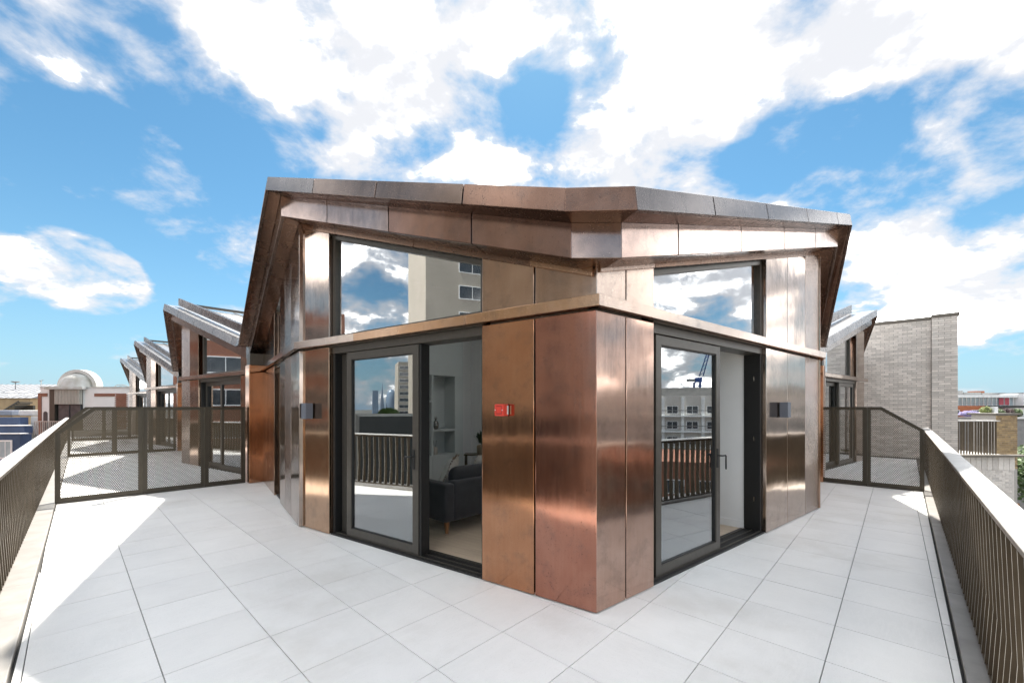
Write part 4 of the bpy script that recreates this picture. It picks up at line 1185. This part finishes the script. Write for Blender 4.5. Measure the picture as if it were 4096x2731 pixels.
for i in range(30): box('baluster', 16.72, 16.775, 14.4 + i * 0.15, 14.408 + i * 0.15, 0.05, 1.18, RAIL, lr)
box('handrail', 14.15, 16.8, 14.15, 14.27, 1.185, 1.215, RAILTOP, lr, 0.004)
box('handrail', 16.69, 16.81, 14.275, 19, 1.185, 1.215, RAILTOP, lr, 0.004)
ls = thing('privacy_screen', 'slanted mesh screen end on the low terrace at the far right', 'screen', (15.2, 16.0, 0.03))
solid('screen_sheet', [(14.3, 16.0, 0.05), (16.66, 16.0, 0.05), (16.66, 16.0, 1.12), (15.7, 16.0, 1.2), (15.0, 16.0, 1.75), (14.3, 16.0, 1.75), (14.3, 16.02, 0.05), (16.66, 16.02, 0.05), (16.66, 16.02, 1.12), (15.7, 16.02, 1.2), (15.0, 16.02, 1.75), (14.3, 16.02, 1.75)],
      [(0, 1, 2, 3, 4, 5), (11, 10, 9, 8, 7, 6), (0, 6, 7, 1), (1, 7, 8, 2), (2, 8, 9, 3), (3, 9, 10, 4), (4, 10, 11, 5), (5, 11, 6, 0)], SCREENF, ls)
YBRICK = pmat('stock_brick', (0.46, 0.32, 0.16), (0.26, 0.19, 0.12), 6, 0.9, 0, 0.004, 30, rnd=0.22)
yp = thing('brick_pier', 'weathered yellow brick chimney pier behind the low terrace', 'wall', (19.3, 16.2, GROUND_Z))
box('pier_core', 18.98, 19.80, 16.12, 17.0, GROUND_Z, 1.36, MORTAR, yp)
for r_ in range(26):
    z = 1.27 - r_ * 0.08
    x = 18.96
    for wd in ((0.225, 0.225, 0.225, 0.155) if r_ % 2 else (0.11, 0.225, 0.225, 0.225, 0.04)):
        box('brick', x, x + wd - 0.01, 16.10, 16.119, z, z + 0.07, YBRICK, yp); x += wd
box('cap', 18.90, 19.88, 16.04, 17.1, 1.362, 1.44, COPING, yp, 0.01)

# ------------------------------------------------------------------ far buildings, right
def window(parent, W, t0, t1, z0, z1, fm, gm, bars=0, fw=0.07):
    f = ring('window', W, t0, t1, z0, z1, fw, 0.004, 0.06, fm, parent)
    plate('pane', W, rect(t0 + fw, t1 - fw, z0 + fw, z1 - fw), 0.01, 0.02, gm, f)
    for i in range(bars):
        t = t0 + (t1 - t0) * (i + 1) / (bars + 1)
        plate('glazing_bar', W, rect(t - 0.03, t + 0.03, z0 + fw, z1 - fw), 0.021, 0.055, fm, f)
    return f
FRONT = lambda x, y: Wall(Vector((x, y)), Vector((1, 0)), Vector((0, -1)))
WHITEP = pmat('white_paint', (0.86, 0.87, 0.87), (0.79, 0.81, 0.81), 1.2, 0.6)
DARKGLASS = pmat('window_dark', (0.04, 0.05, 0.06), (0.08, 0.09, 0.10), 2, 0.08, 0.0)
PALEGLASS = pmat('window_pale', (0.34, 0.42, 0.46), (0.46, 0.54, 0.57), 1.5, 0.1)
ORANGE = pmat('orange_brick', (0.50, 0.17, 0.075), (0.42, 0.14, 0.065), 5, 0.85, 0, 0.003, 30)
ROOFGREY = pmat('roof_grey', (0.30, 0.30, 0.29), (0.22, 0.22, 0.22), 2, 0.7)
GREENLEAF = pmat('leaf_green', (0.09, 0.15, 0.04), (0.05, 0.09, 0.025), 3, 0.6, rnd=0.35, island=True)
LIMELEAF = pmat('leaf_lime', (0.22, 0.26, 0.06), (0.14, 0.18, 0.05), 3, 0.6, rnd=0.35, island=True)
PURPLELEAF = pmat('leaf_purple', (0.09, 0.045, 0.05), (0.06, 0.03, 0.035), 3, 0.6, rnd=0.35, island=True)
LAVENDER = pmat('lavender_flower', (0.40, 0.34, 0.58), (0.30, 0.28, 0.48), 3, 0.7, rnd=0.3, island=True)
ob = thing('terrace_house', 'orange brick house with a long pale glazed upper storey', 'building', (55, 48, GROUND_Z))
W = FRONT(46.0, 48.0)
box('brick_wall', 46, 56.4, 48.0, 56, GROUND_Z, 1.85, ORANGE, ob)
window(ob, W, 5.1, 6.2, 0.72, 1.36, WHITEP, DARKGLASS, 1); window(ob, W, 7.6, 8.75, 0.72, 1.36, WHITEP, DARKGLASS, 1)
box('glazed_storey', 46, 59.05, 48.5, 56, 1.86, 2.80, PALEGLASS, ob)
for i in range(27): box('mullion', 46 + i * 0.5, 46.06 + i * 0.5, 48.42, 48.495, 1.86, 2.80, WHITEP, ob)
for z in (2.15, 2.35): box('guard_bar', 46, 57.2, 48.3, 48.33, z, z + 0.03, ROOFGREY, ob)
box('red_blind', 57.3, 57.85, 48.40, 48.418, 1.95, 2.78, pmat('red_blind', (0.50, 0.10, 0.13), None, 4, 0.7), ob)
box('red_blind', 58.0, 58.5, 48.40, 48.418, 1.95, 2.78, bpy.data.materials['red_blind'], ob)
box('pale_roof_edge', 45.8, 59.1, 48.1, 56.2, 2.81, 3.12, WHITEP, ob)
for a, b, z in ((46, 52, 3.55), (52.2, 54.8, 3.68), (54.9, 57, 3.5), (57.1, 60, 3.42)): box('roof_block', a, b, 50, 56, 3.13, z, ROOFGREY, ob)
box('chimney_stack', 57.0, 58.0, 50.5, 51.5, 3.44, 3.66, ORANGE, ob)
wh = thing('white_house', 'white rendered house with dark windows at the far right edge', 'building', (62, 48, GROUND_Z))
box('wall', 59.15, 66, 47.6, 56, GROUND_Z, 3.25, WHITEP, wh)
box('parapet', 59.12, 66.1, 47.55, 56, 3.26, 3.36, ROOFGREY, wh)
window(wh, FRONT(59.15, 47.6), 0.12, 1.4, 2.05, 2.95, FRAME, DARKGLASS, 1)
bt = thing('roof_garden', 'dark edged roof garden wall with white piers in front of the orange house', 'wall', (58, 45, GROUND_Z))
box('wall', 50.0, 66, 44.6, 47.4, GROUND_Z, 0.55, ROOFGREY, bt)
box('black_fascia', 54.6, 66, 47.3, 47.5, 1.62, 1.86, BLACK, bt)
for x in (53.0, 58.4): box('pier', x, x + 0.4, 45.2, 45.6, 0.56, 1.75, WHITEP, bt)
box('white_coping', 49.8, 66, 44.4, 44.58, 0.42, 0.60, WHITEP, bt)
def leaves(name, c, r, n, size, mat, parent=None):
    V, F = [], []
    for i in range(n):
        u = Vector((random.gauss(0, 1), random.gauss(0, 1), random.gauss(0, 1))).normalized() * (random.random() ** 0.4)
        p = Vector((c[0] + u.x * r[0], c[1] + u.y * r[1], c[2] + u.z * r[2]))
        a = Vector((random.gauss(0, 1), random.gauss(0, 1), random.gauss(0, 1))).normalized() * size
        b = a.orthogonal().normalized() * size * 0.6
        k = len(V)
        V += [p - a, p + b, p + a, p - b]
        F.append((k, k + 1, k + 2, k + 3))
    o = solid(name, V, F, mat, parent, 0, False, 2, False)
    o['kind'] = 'stuff'
    return o
def plant(label, name, c, r, n, size, mat):
    g = thing(name, label, 'plant', (c[0], c[1], c[2] - r[2]), None)
    tube('stem', [(c[0], c[1], c[2] - r[2]), (c[0] + 0.03, c[1], c[2])], 0.03, WALNUT, g, 6)
    leaves('foliage', c, r, n, size, mat, g)
    return g
plant('lavender bush flowering on the roof garden wall', 'lavender_bush', (50.5, 45.4, 0.95), (1.2, 0.4, 0.36), 1500, 0.07, LAVENDER)
plant('lime green shrub beside the white pier of the roof garden', 'lime_shrub', (52.5, 45.6, 1.15), (0.65, 0.4, 0.62), 900, 0.09, LIMELEAF)
for i, (x, m, lab) in enumerate(((54.2, GREENLEAF, 'green leafy shrub first along the dark roof garden fascia'), (55.3, PURPLELEAF, 'purple leaved shrub between green ones on the roof garden'), (56.2, GREENLEAF, 'broad green shrub at the far right of the roof garden'))):
    plant(lab, 'shrub', (x, 45.9, 1.05), (0.75, 0.4, 0.5), 1100, 0.09, m)
tr = thing('street_tree', 'green tree crown rising beside the yellow brick pier', 'tree', (25.2, 20.2, GROUND_Z))
tube('trunk', [(25.2, 20.2, GROUND_Z), (25.4, 20.2, -7), (25.6, 20.3, -2)], [0.25, 0.2, 0.1], WALNUT, tr, 8)
for q in ((24.6, 20.0, -3), (25.8, 20.5, -2.6)): tube('limb', [(25.15, 20.25, -6), q], [0.12, 0.05], WALNUT, tr, 6)
leaves('crown', (25.6, 20.2, -1.6), (1.1, 1.1, 1.5), 3000, 0.10, GREENLEAF, tr)

# ------------------------------------------------------------------ far buildings, left
RED_BRICK = pmat('red_brick', (0.30, 0.135, 0.085), (0.24, 0.105, 0.07), 4, 0.85, 0, 0.003, 30, rnd=0.12)
TAN = pmat('tan_brick', (0.46, 0.34, 0.20), (0.38, 0.27, 0.16), 2, 0.85, 0, 0.003, 20)
BLUE = pmat('blue_paint', (0.03, 0.055, 0.12), (0.04, 0.07, 0.15), 2, 0.5)
STAINED = pmat('stained_lead', (0.66, 0.69, 0.69), (0.40, 0.39, 0.34), 1.3, 0.55)
CORR = pmat('corrugated', (0.55, 0.54, 0.50), (0.46, 0.45, 0.41), 3, 0.5, 0.3)
dm = thing('arched_house', 'white rendered building with an arched lead hood over a dark window', 'building', (-35, 34, GROUND_Z))
box('wall', -39.0, -29.5, 34.0, 42, GROUND_Z, 3.30, WHITEP, dm)
box('parapet_coping', -39.05, -29.45, 33.93, 42, 3.301, 3.36, STAINED, dm)
box('brick_quoin', -39.12, -38.85, 33.94, 34.6, GROUND_Z, 2.83, RED_BRICK, dm)
for a, b, z0, z1 in ((-38.849, -38.37, 2.57, 2.83), (-34.48, -32.8, 2.57, 2.81)): box('brick_band', a, b, 33.95, 33.998, z0, z1, RED_BRICK, dm)
for r_ in range(40):
    for i in range(4):
        x = -32.8 + i * 0.235 + (0.11 if r_ % 2 else 0)
        box('brick', x, x + 0.22, 33.96, 33.998, 2.74 - r_ * 0.08, 2.81 - r_ * 0.08, RED_BRICK, dm)
box('cornice', -38.19, -35.06, 33.55, 33.92, 3.14, 3.37, STAINED, dm, 0.02)
# bay: jambs, corrugated panel, dark doors
box('bay_recess', -37.96, -35.45, 33.99 - 0.03, 33.99, -1.0, 3.13, BLACK, dm)
box('bay_jamb', -37.96, -37.52, 33.75, 33.955, -1.0, 3.13, FRAME, dm)
for i in range(17): box('corrugation', -37.48 + i * 0.12, -37.41 + i * 0.12, 33.70, 33.80, 1.92, 3.13, CORR, dm, 0.01)
box('panel_back', -37.5, -35.45, 33.81, 33.95, 1.92, 3.13, CORR, dm)
box('glazed_door', -37.3, -36.42, 33.84, 33.93, 0.55, 1.86, DARKGLASS, dm); box('glazed_door', -36.32, -35.5, 33.84, 33.93, 0.55, 1.86, DARKGLASS, dm)
# hood: arched ring and quarter dome
cx, cz, rr = -36.31, 3.375, 1.60
V, F = [], []
NS = 28
for i in range(NS + 1):
    a = pi * i / NS
    for r0, y in ((rr, 34.3), (rr, 34.9), (rr - 0.30, 34.9), (rr - 0.30, 34.3)):
        V.append((cx + r0 * cos(a) * 1.03, y, cz + r0 * sin(a) * 0.90))
for i in range(NS):
    for k in range(4): F.append((i * 4 + k, i * 4 + (k + 1) % 4, i * 4 + 4 + (k + 1) % 4, i * 4 + 4 + k))
F += [(0, 1, 2, 3), (NS * 4, NS * 4 + 3, NS * 4 + 2, NS * 4 + 1)]
solid('arched_hood', V, F, STAINED, dm, 0.01)
V, F = [], []
for i in range(NS + 1):
    a = pi * i / NS
    for j in range(9):
        b = (pi / 2) * j / 8
        r0 = rr - 0.301
        V.append((cx - 0.12 + r0 * cos(a) * 1.03, 34.6 - r0 * sin(a) * cos(b) * 0.75, cz + r0 * sin(a) * sin(b) * 0.90))
for i in range(NS):
    for j in range(8):
        F.append((i * 9 + j, i * 9 + j + 1, i * 9 + j + 10, i * 9 + j + 9))
solid('hood_dome', V, F, STAINED, dm, 0, True, 2, False)
# small arched window and balcony
ar = []
for i in range(13):
    a = pi * i / 12
    ar.append((-38.54 + 0.17 * cos(a), 1.16 + 0.17 * sin(a)))
ar += [(-38.71, -0.6), (-38.37, -0.6)]
Wd = Wall(Vector((0, 34.0)), Vector((1, 0)), Vector((0, -1)))
plate('arched_window', Wd, ar, 0.004, 0.03, DARKGLASS, dm)
bal = thing('railing', 'small balcony railing below the dark window of the arched building', 'railing', (-37.5, 33.2, 0))
box('handrail', -38.6, -36.0, 33.2, 33.26, 0.50, 0.56, RAILTOP, bal)
for i in range(17): box('baluster', -38.58 + i * 0.16, -38.55 + i * 0.16, 33.21, 33.25, -0.55, 0.50, RAILTOP, bal)
# roof clutter on that parapet
ae = thing('roof_frame', 'thin bent metal frame standing on the white parapet', 'roof equipment', (-33.2, 35, 3.36))
tube('frame_bar', [(-33.9, 35, 3.36), (-33.6, 35, 3.55), (-33.2, 35, 3.60), (-32.8, 35, 3.52), (-32.5, 35, 3.36)], 0.03, ROOFGREY, ae, 6)
tube('frame_bar', [(-33.6, 35, 3.36), (-33.1, 35, 3.52), (-32.6, 35, 3.36)], 0.02, ROOFGREY, ae, 6)
an = thing('aerial', 'thin television aerial mast beside the arched hood', 'aerial', (-41.2, 36, 3.0))
tube('mast', [(-41.2, 36, 1.5), (-41.2, 36, 4.05)], 0.03, ROOFGREY, an, 6)
tube('crossbar', [(-41.35, 36, 3.95), (-41.0, 36, 4.05)], 0.02, ROOFGREY, an, 6)
# warehouse with grey seamed roof
wa = thing('warehouse', 'tan brick warehouse under a long grey seamed roof', 'building', (-70, 56, GROUND_Z))
box('brick_wall', -85, -64.4, 55, 68, GROUND_Z, 2.95, TAN, wa)
solid('roof', [(-85.2, 54.8, 2.9), (-64.0, 54.8, 2.9), (-63.6, 60, 5.0), (-85.2, 60, 5.0), (-85.2, 68.2, 2.9), (-64.0, 68.2, 2.9)], [(0, 1, 2, 3), (3, 2, 5, 4), (0, 3, 4), (1, 5, 2), (0, 4, 5, 1)], pmat('seamed_roof', (0.36, 0.37, 0.40), (0.30, 0.31, 0.33), 0.6, 0.5, 0.2), wa)
for i in range(14):
    x = -76 + i * 0.85
    hexa('roof_seam', [(x, 54.8, 2.91), (x + 0.05, 54.8, 2.91), (x + 0.05, 60, 5.01), (x, 60, 5.01), (x, 54.8, 2.97), (x + 0.05, 54.8, 2.97), (x + 0.05, 60, 5.07), (x, 60, 5.07)], ROOFGREY, wa)
for x, k in ((-67.6, 0.35), (-67.5, 0.12), (-65.4, 0.4), (-65.35, 0.13), (-69.4, 0.35), (-64.7, 0.55)):
    y = 54.8 + 5.2 * k; z = 2.9 + 2.1 * k
    hexa('roof_pane', [(x - 0.45, y, z + 0.03), (x + 0.45, y, z + 0.03), (x + 0.45, y + 0.4, z + 0.19), (x - 0.45, y + 0.4, z + 0.19), (x - 0.45, y, z + 0.09), (x + 0.45, y, z + 0.09), (x + 0.45, y + 0.4, z + 0.25), (x - 0.45, y + 0.4, z + 0.25)], WHITEP, wa)
st = thing('escape_stair', 'dark zigzag roof stair at the end of the tan warehouse', 'stairs', (-64.5, 53.5, GROUND_Z))
for i in range(7): box('step', -66.0 + i * 0.33, -65.6 + i * 0.33, 53.2, 54.6, 1.0 + i * 0.2, 1.16 + i * 0.2, FRAME, st)
box('stair_wall', -66.1, -63.6, 54.65, 54.9, GROUND_Z, 1.9, FRAME, st)
hexa('stringer', [(-66.1, 53.1, 0.9), (-63.7, 53.1, 2.3), (-63.7, 53.15, 2.3), (-66.1, 53.15, 0.9), (-66.1, 53.1, 1.1), (-63.7, 53.1, 2.55), (-63.7, 53.15, 2.55), (-66.1, 53.15, 1.1)], FRAME, st)
sd = thing('satellite_dish', 'small grey satellite dish on the warehouse ridge', 'dish', (-69.5, 58, 4.4))
lathe('dish', [(0.02, 0.0), (0.30, 0.06), (0.48, 0.2), (0.46, 0.22), (0.28, 0.1), (0.02, 0.05)], (-70.0, 58, 5.1), ROOFGREY, sd, 18)
tube('mount', [(-70.0, 58, 4.2), (-70.0, 58, 5.1)], 0.05, ROOFGREY, sd, 6)
# navy building with ducts
nvb = thing('navy_building', 'navy blue painted rooftop building with a white framed window', 'building', (-47, 38, GROUND_Z))
box('lower_block', -56, -45.4, 38.0, 38.9, GROUND_Z, -0.82, BLUE, nvb)
box('middle_block', -56, -45.77, 38.6, 39.3, -0.81, -0.10, BLUE, nvb)
box('upper_block', -56, -46.9, 39.2, 39.9, -0.09, 0.70, BLUE, nvb)
box('pale_coping', -56.1, -45.3, 37.9, 38.55, -0.80, -0.72, WHITEP, nvb); box('pale_coping', -56.1, -45.65, 38.5, 39.15, -0.08, 0.0, WHITEP, nvb)
window(nvb, FRONT(-56, 38.0), 8.6, 9.88, -3.1, -1.35, WHITEP, PALEGLASS, 1, 0.14)
lv = thing('grey_roof_house', 'low house with a bluish slate roof behind the navy building', 'building', (-52, 46, GROUND_Z))
box('wall', -62, -55.9, 46, 52, GROUND_Z, 0.8, TAN, lv)
box('slate_roof', -62.2, -55.7, 45.8, 52, 0.801, 1.30, pmat('slate', (0.28, 0.31, 0.38), None, 2, 0.6), lv)
du = thing('air_duct', 'white ventilation duct bending over the roofs', 'duct', (-44, 38.5, GROUND_Z))
DUCT = pmat('duct_white', (0.74, 0.74, 0.71), (0.62, 0.62, 0.58), 2, 0.5)
box('duct_box', -48.6, -46.7, 40.5, 41.4, 0.85, 1.38, DUCT, du, 0.08)
box('duct_run', -46.69, -42.4, 40.6, 41.2, 0.80, 1.42, DUCT, du, 0.08)
hexa('duct_drop', [(-47.4, 40.5, -0.3), (-46.6, 40.5, -0.3), (-46.6, 41.1, -0.3), (-47.4, 41.1, -0.3), (-47.4, 40.5, 0.79), (-46.6, 40.5, 0.79), (-46.6, 41.1, 0.79), (-47.4, 41.1, 0.79)], DUCT, du, 0.05)
hexa('duct_elbow', [(-46.4, 40.5, -1.6), (-45.7, 40.5, -1.6), (-45.7, 41.1, -1.6), (-46.4, 41.1, -1.6), (-47.4, 40.5, -0.31), (-46.6, 40.5, -0.31), (-46.6, 41.1, -0.31), (-47.4, 41.1, -0.31)], DUCT, du, 0.05)
cr = thing('cream_building', 'cream walled building behind the white ducts', 'building', (-44, 42, GROUND_Z))
box('wall', -48.5, -40.5, 41.5, 50, GROUND_Z, 0.75, pmat('cream_wall', (0.58, 0.50, 0.38), (0.50, 0.43, 0.33), 1.5, 0.8), cr)
for a in (0.6, 2.4, 4.6): window(cr, FRONT(-48.5, 41.5), a + 1.6, a + 2.7, -1.3, 0.35, WHITEP, DARKGLASS, 1)
box('white_sill_band', -48.6, -40.4, 41.4, 41.498, -1.75, -1.45, WHITEP, cr)

# ------------------------------------------------------------------ the city behind the camera, seen in glass and metal
CONC = pmat('tower_concrete', (0.44, 0.40, 0.34), (0.38, 0.345, 0.29), 0.3, 0.85)
def block(label, name, x0, x1, y0, y1, top, mat, face='x+', floors=0, bays=0, z0=-2.0, fh=3.0, wm=WHITEP, base=GROUND_Z, ww=0.6):
    g = thing(name, label, 'building', ((x0 + x1) / 2, (y0 + y1) / 2, base))
    box('wall', x0, x1, y0, y1, base, top, mat, g)
    if floors:
        if face == 'x+': Wf = Wall(Vector((x1, y0)), Vector((0, 1)), Vector((1, 0))); ln = y1 - y0
        elif face == 'x-': Wf = Wall(Vector((x0, y0)), Vector((0, 1)), Vector((-1, 0))); ln = y1 - y0
        else: Wf = Wall(Vector((x0, y1)), Vector((1, 0)), Vector((0, 1))); ln = x1 - x0
        bw_ = ln / bays
        for f in range(floors):
            for b in range(bays):
                t = (b + 0.5 - ww / 2) * bw_
                window(g, Wf, t, t + ww * bw_, z0 + f * fh, z0 + f * fh + fh * 0.52, wm, DARKGLASS, 1, 0.09)
    return g
block('red brick flats with white windows mirrored in the glass beyond the left screen', 'brick_flats', -52, -40, 5.5, 25, 10.8, RED_BRICK, 'x+', 4, 4, -1.2, 3.0, WHITEP, GROUND_Z, 0.86)
block('tall concrete tower mirrored in the left clerestory window', 'concrete_tower', -60, -45, -26, -3.3, 45, CONC, 'x+', 12, 2, 2.0, 3.2, WHITEP, GROUND_Z, 0.3)
block('distant tan tower with banded windows mirrored in the left glass door', 'banded_tower', -215, -200, -40, -17.6, 23.5, CONC, 'x+', 10, 4, -8, 3.1, WHITEP, GROUND_Z, 0.8)
HAZEBLUE = pmat('hazy_glass', (0.16, 0.22, 0.30), (0.22, 0.29, 0.38), 0.05, 0.25)
sp = thing('glass_spire', 'tapering glass spire on the skyline mirrored in the left door', 'building', (-402, -26, GROUND_Z))
solid('spire', [(-404.5, -29, GROUND_Z), (-399.5, -29, GROUND_Z), (-399.5, -23, GROUND_Z), (-404.5, -23, GROUND_Z), (-402, -26, 26)], [(0, 1, 2, 3), (0, 1, 4), (1, 2, 4), (2, 3, 4), (3, 0, 4)], HAZEBLUE, sp)
sk = thing('slab_tower', 'dark slab tower on the skyline mirrored in the left door', 'building', (-402, -20, GROUND_Z))
box('tower', -405, -399, -22.2, -17, GROUND_Z, 17.5, HAZEBLUE, sk)
rd = thing('rounded_tower', 'round topped glass tower on the skyline mirrored in the left door', 'building', (-402, -33, GROUND_Z))
lathe('tower', [(4.2, 0), (4.8, 16), (4.6, 24), (3.8, 29), (2.2, 32.3), (0.1, 33)], (-402, -34, GROUND_Z), HAZEBLUE, rd, 20)
block('long low roof with a dark parapet mirrored below the skyline', 'low_roof', -42, -28, -14, 4.5, 1.0, pmat('dark_roof', (0.05, 0.055, 0.055), None, 1, 0.8))
block('terrace of brown houses mirrored in the copper corner', 'brown_houses', -26, -6, -34, -24, -0.5, TAN, 'y+', 2, 8, -5.5, 2.6)
block('grey office block mirrored in the copper corner panels', 'office_block', 2, 26, -46, -36, 2.2, CONC, 'y+', 3, 8, -6, 2.6)
CREAMY = pmat('render_cream', (0.62, 0.60, 0.56), (0.52, 0.50, 0.47), 0.6, 0.8)
wb = block('white office building with rows of windows mirrored in the right door', 'white_offices', 70, 90, -6, 40, 3.6, CREAMY, 'x-', 5, 15, -9.6, 2.55, WHITEP)
box('roof_storey', 72.5, 90, -4, 38, 3.61, 5.0, ROOFGREY, wb)
for f in range(5):
    box('balcony_slab', 69.2, 69.99, -5.5, 39.5, -10.1 + f * 2.55, -9.9 + f * 2.55, WHITEP, wb)
    box('balcony_rail', 69.2, 69.25, -5.5, 39.5, -9.1 + f * 2.55, -9.0 + f * 2.55, ROOFGREY, wb)
for i in range(16): box('pilaster', 69.6, 69.985, -6 + i * 3.07 - 0.2, -6 + i * 3.07 + 0.2, -12, 3.3, WHITEP, wb)
block('red brick houses below the white office building', 'red_houses', 38, 50, 2, 26, -3.4, RED_BRICK, 'x-', 2, 8, -9, 2.6)
cn = thing('tower_crane', 'blue luffing crane mirrored above the white offices in the right door', 'crane', (110, 25.5, GROUND_Z))
CRANE = pmat('crane_blue', (0.03, 0.08, 0.28), None, 2, 0.5)
for dx in (-0.7, 0.7):
    for dy in (-0.7, 0.7): box('mast_leg', 110 + dx - 0.12, 110 + dx + 0.12, 25.5 + dy - 0.12, 25.5 + dy + 0.12, GROUND_Z, 8.0, CRANE, cn)
for i in range(14): tube('mast_brace', [(109.3, 24.8, 8 - i * 1.5), (109.3, 26.2, 6.5 - i * 1.5)], 0.09, CRANE, cn, 5)
box('cab', 109.4, 110.6, 25.0, 26.6, 8.0, 9.2, CRANE, cn, 0.1)
box('counterweight', 109.4, 110.6, 23.0, 24.9, 8.2, 8.9, pmat('crane_weight', (0.3, 0.3, 0.3), None, 2, 0.7), cn)
for dy in (0.0, 0.9): tube('jib_chord', [(110, 26 + dy, 9.6), (110, 29.6 + dy * 0.3, 20.5)], 0.13, CRANE, cn, 6)
for i in range(10):
    k = i / 10
    tube('jib_brace', [(110, 26 + 3.6 * k, 9.6 + 10.9 * k), (110, 26.9 + 2.97 * (k + 0.1), 9.6 + 10.9 * (k + 0.1))], 0.06, CRANE, cn, 5)
tube('hoist_rope', [(110, 29.8, 20.4), (110, 33.0, 12.5)], 0.07, CRANE, cn, 5)
tg = thing('park_tree', 'round green tree on the skyline mirrored in the left door', 'tree', (-120, -6, GROUND_Z))
tube('trunk', [(-120, -6, GROUND_Z), (-120, -6, -3)], [0.5, 0.3], WALNUT, tg, 8)
leaves('crown', (-120, -6, -1.0), (3, 3.4, 2.6), 3000, 0.3, GREENLEAF, tg)
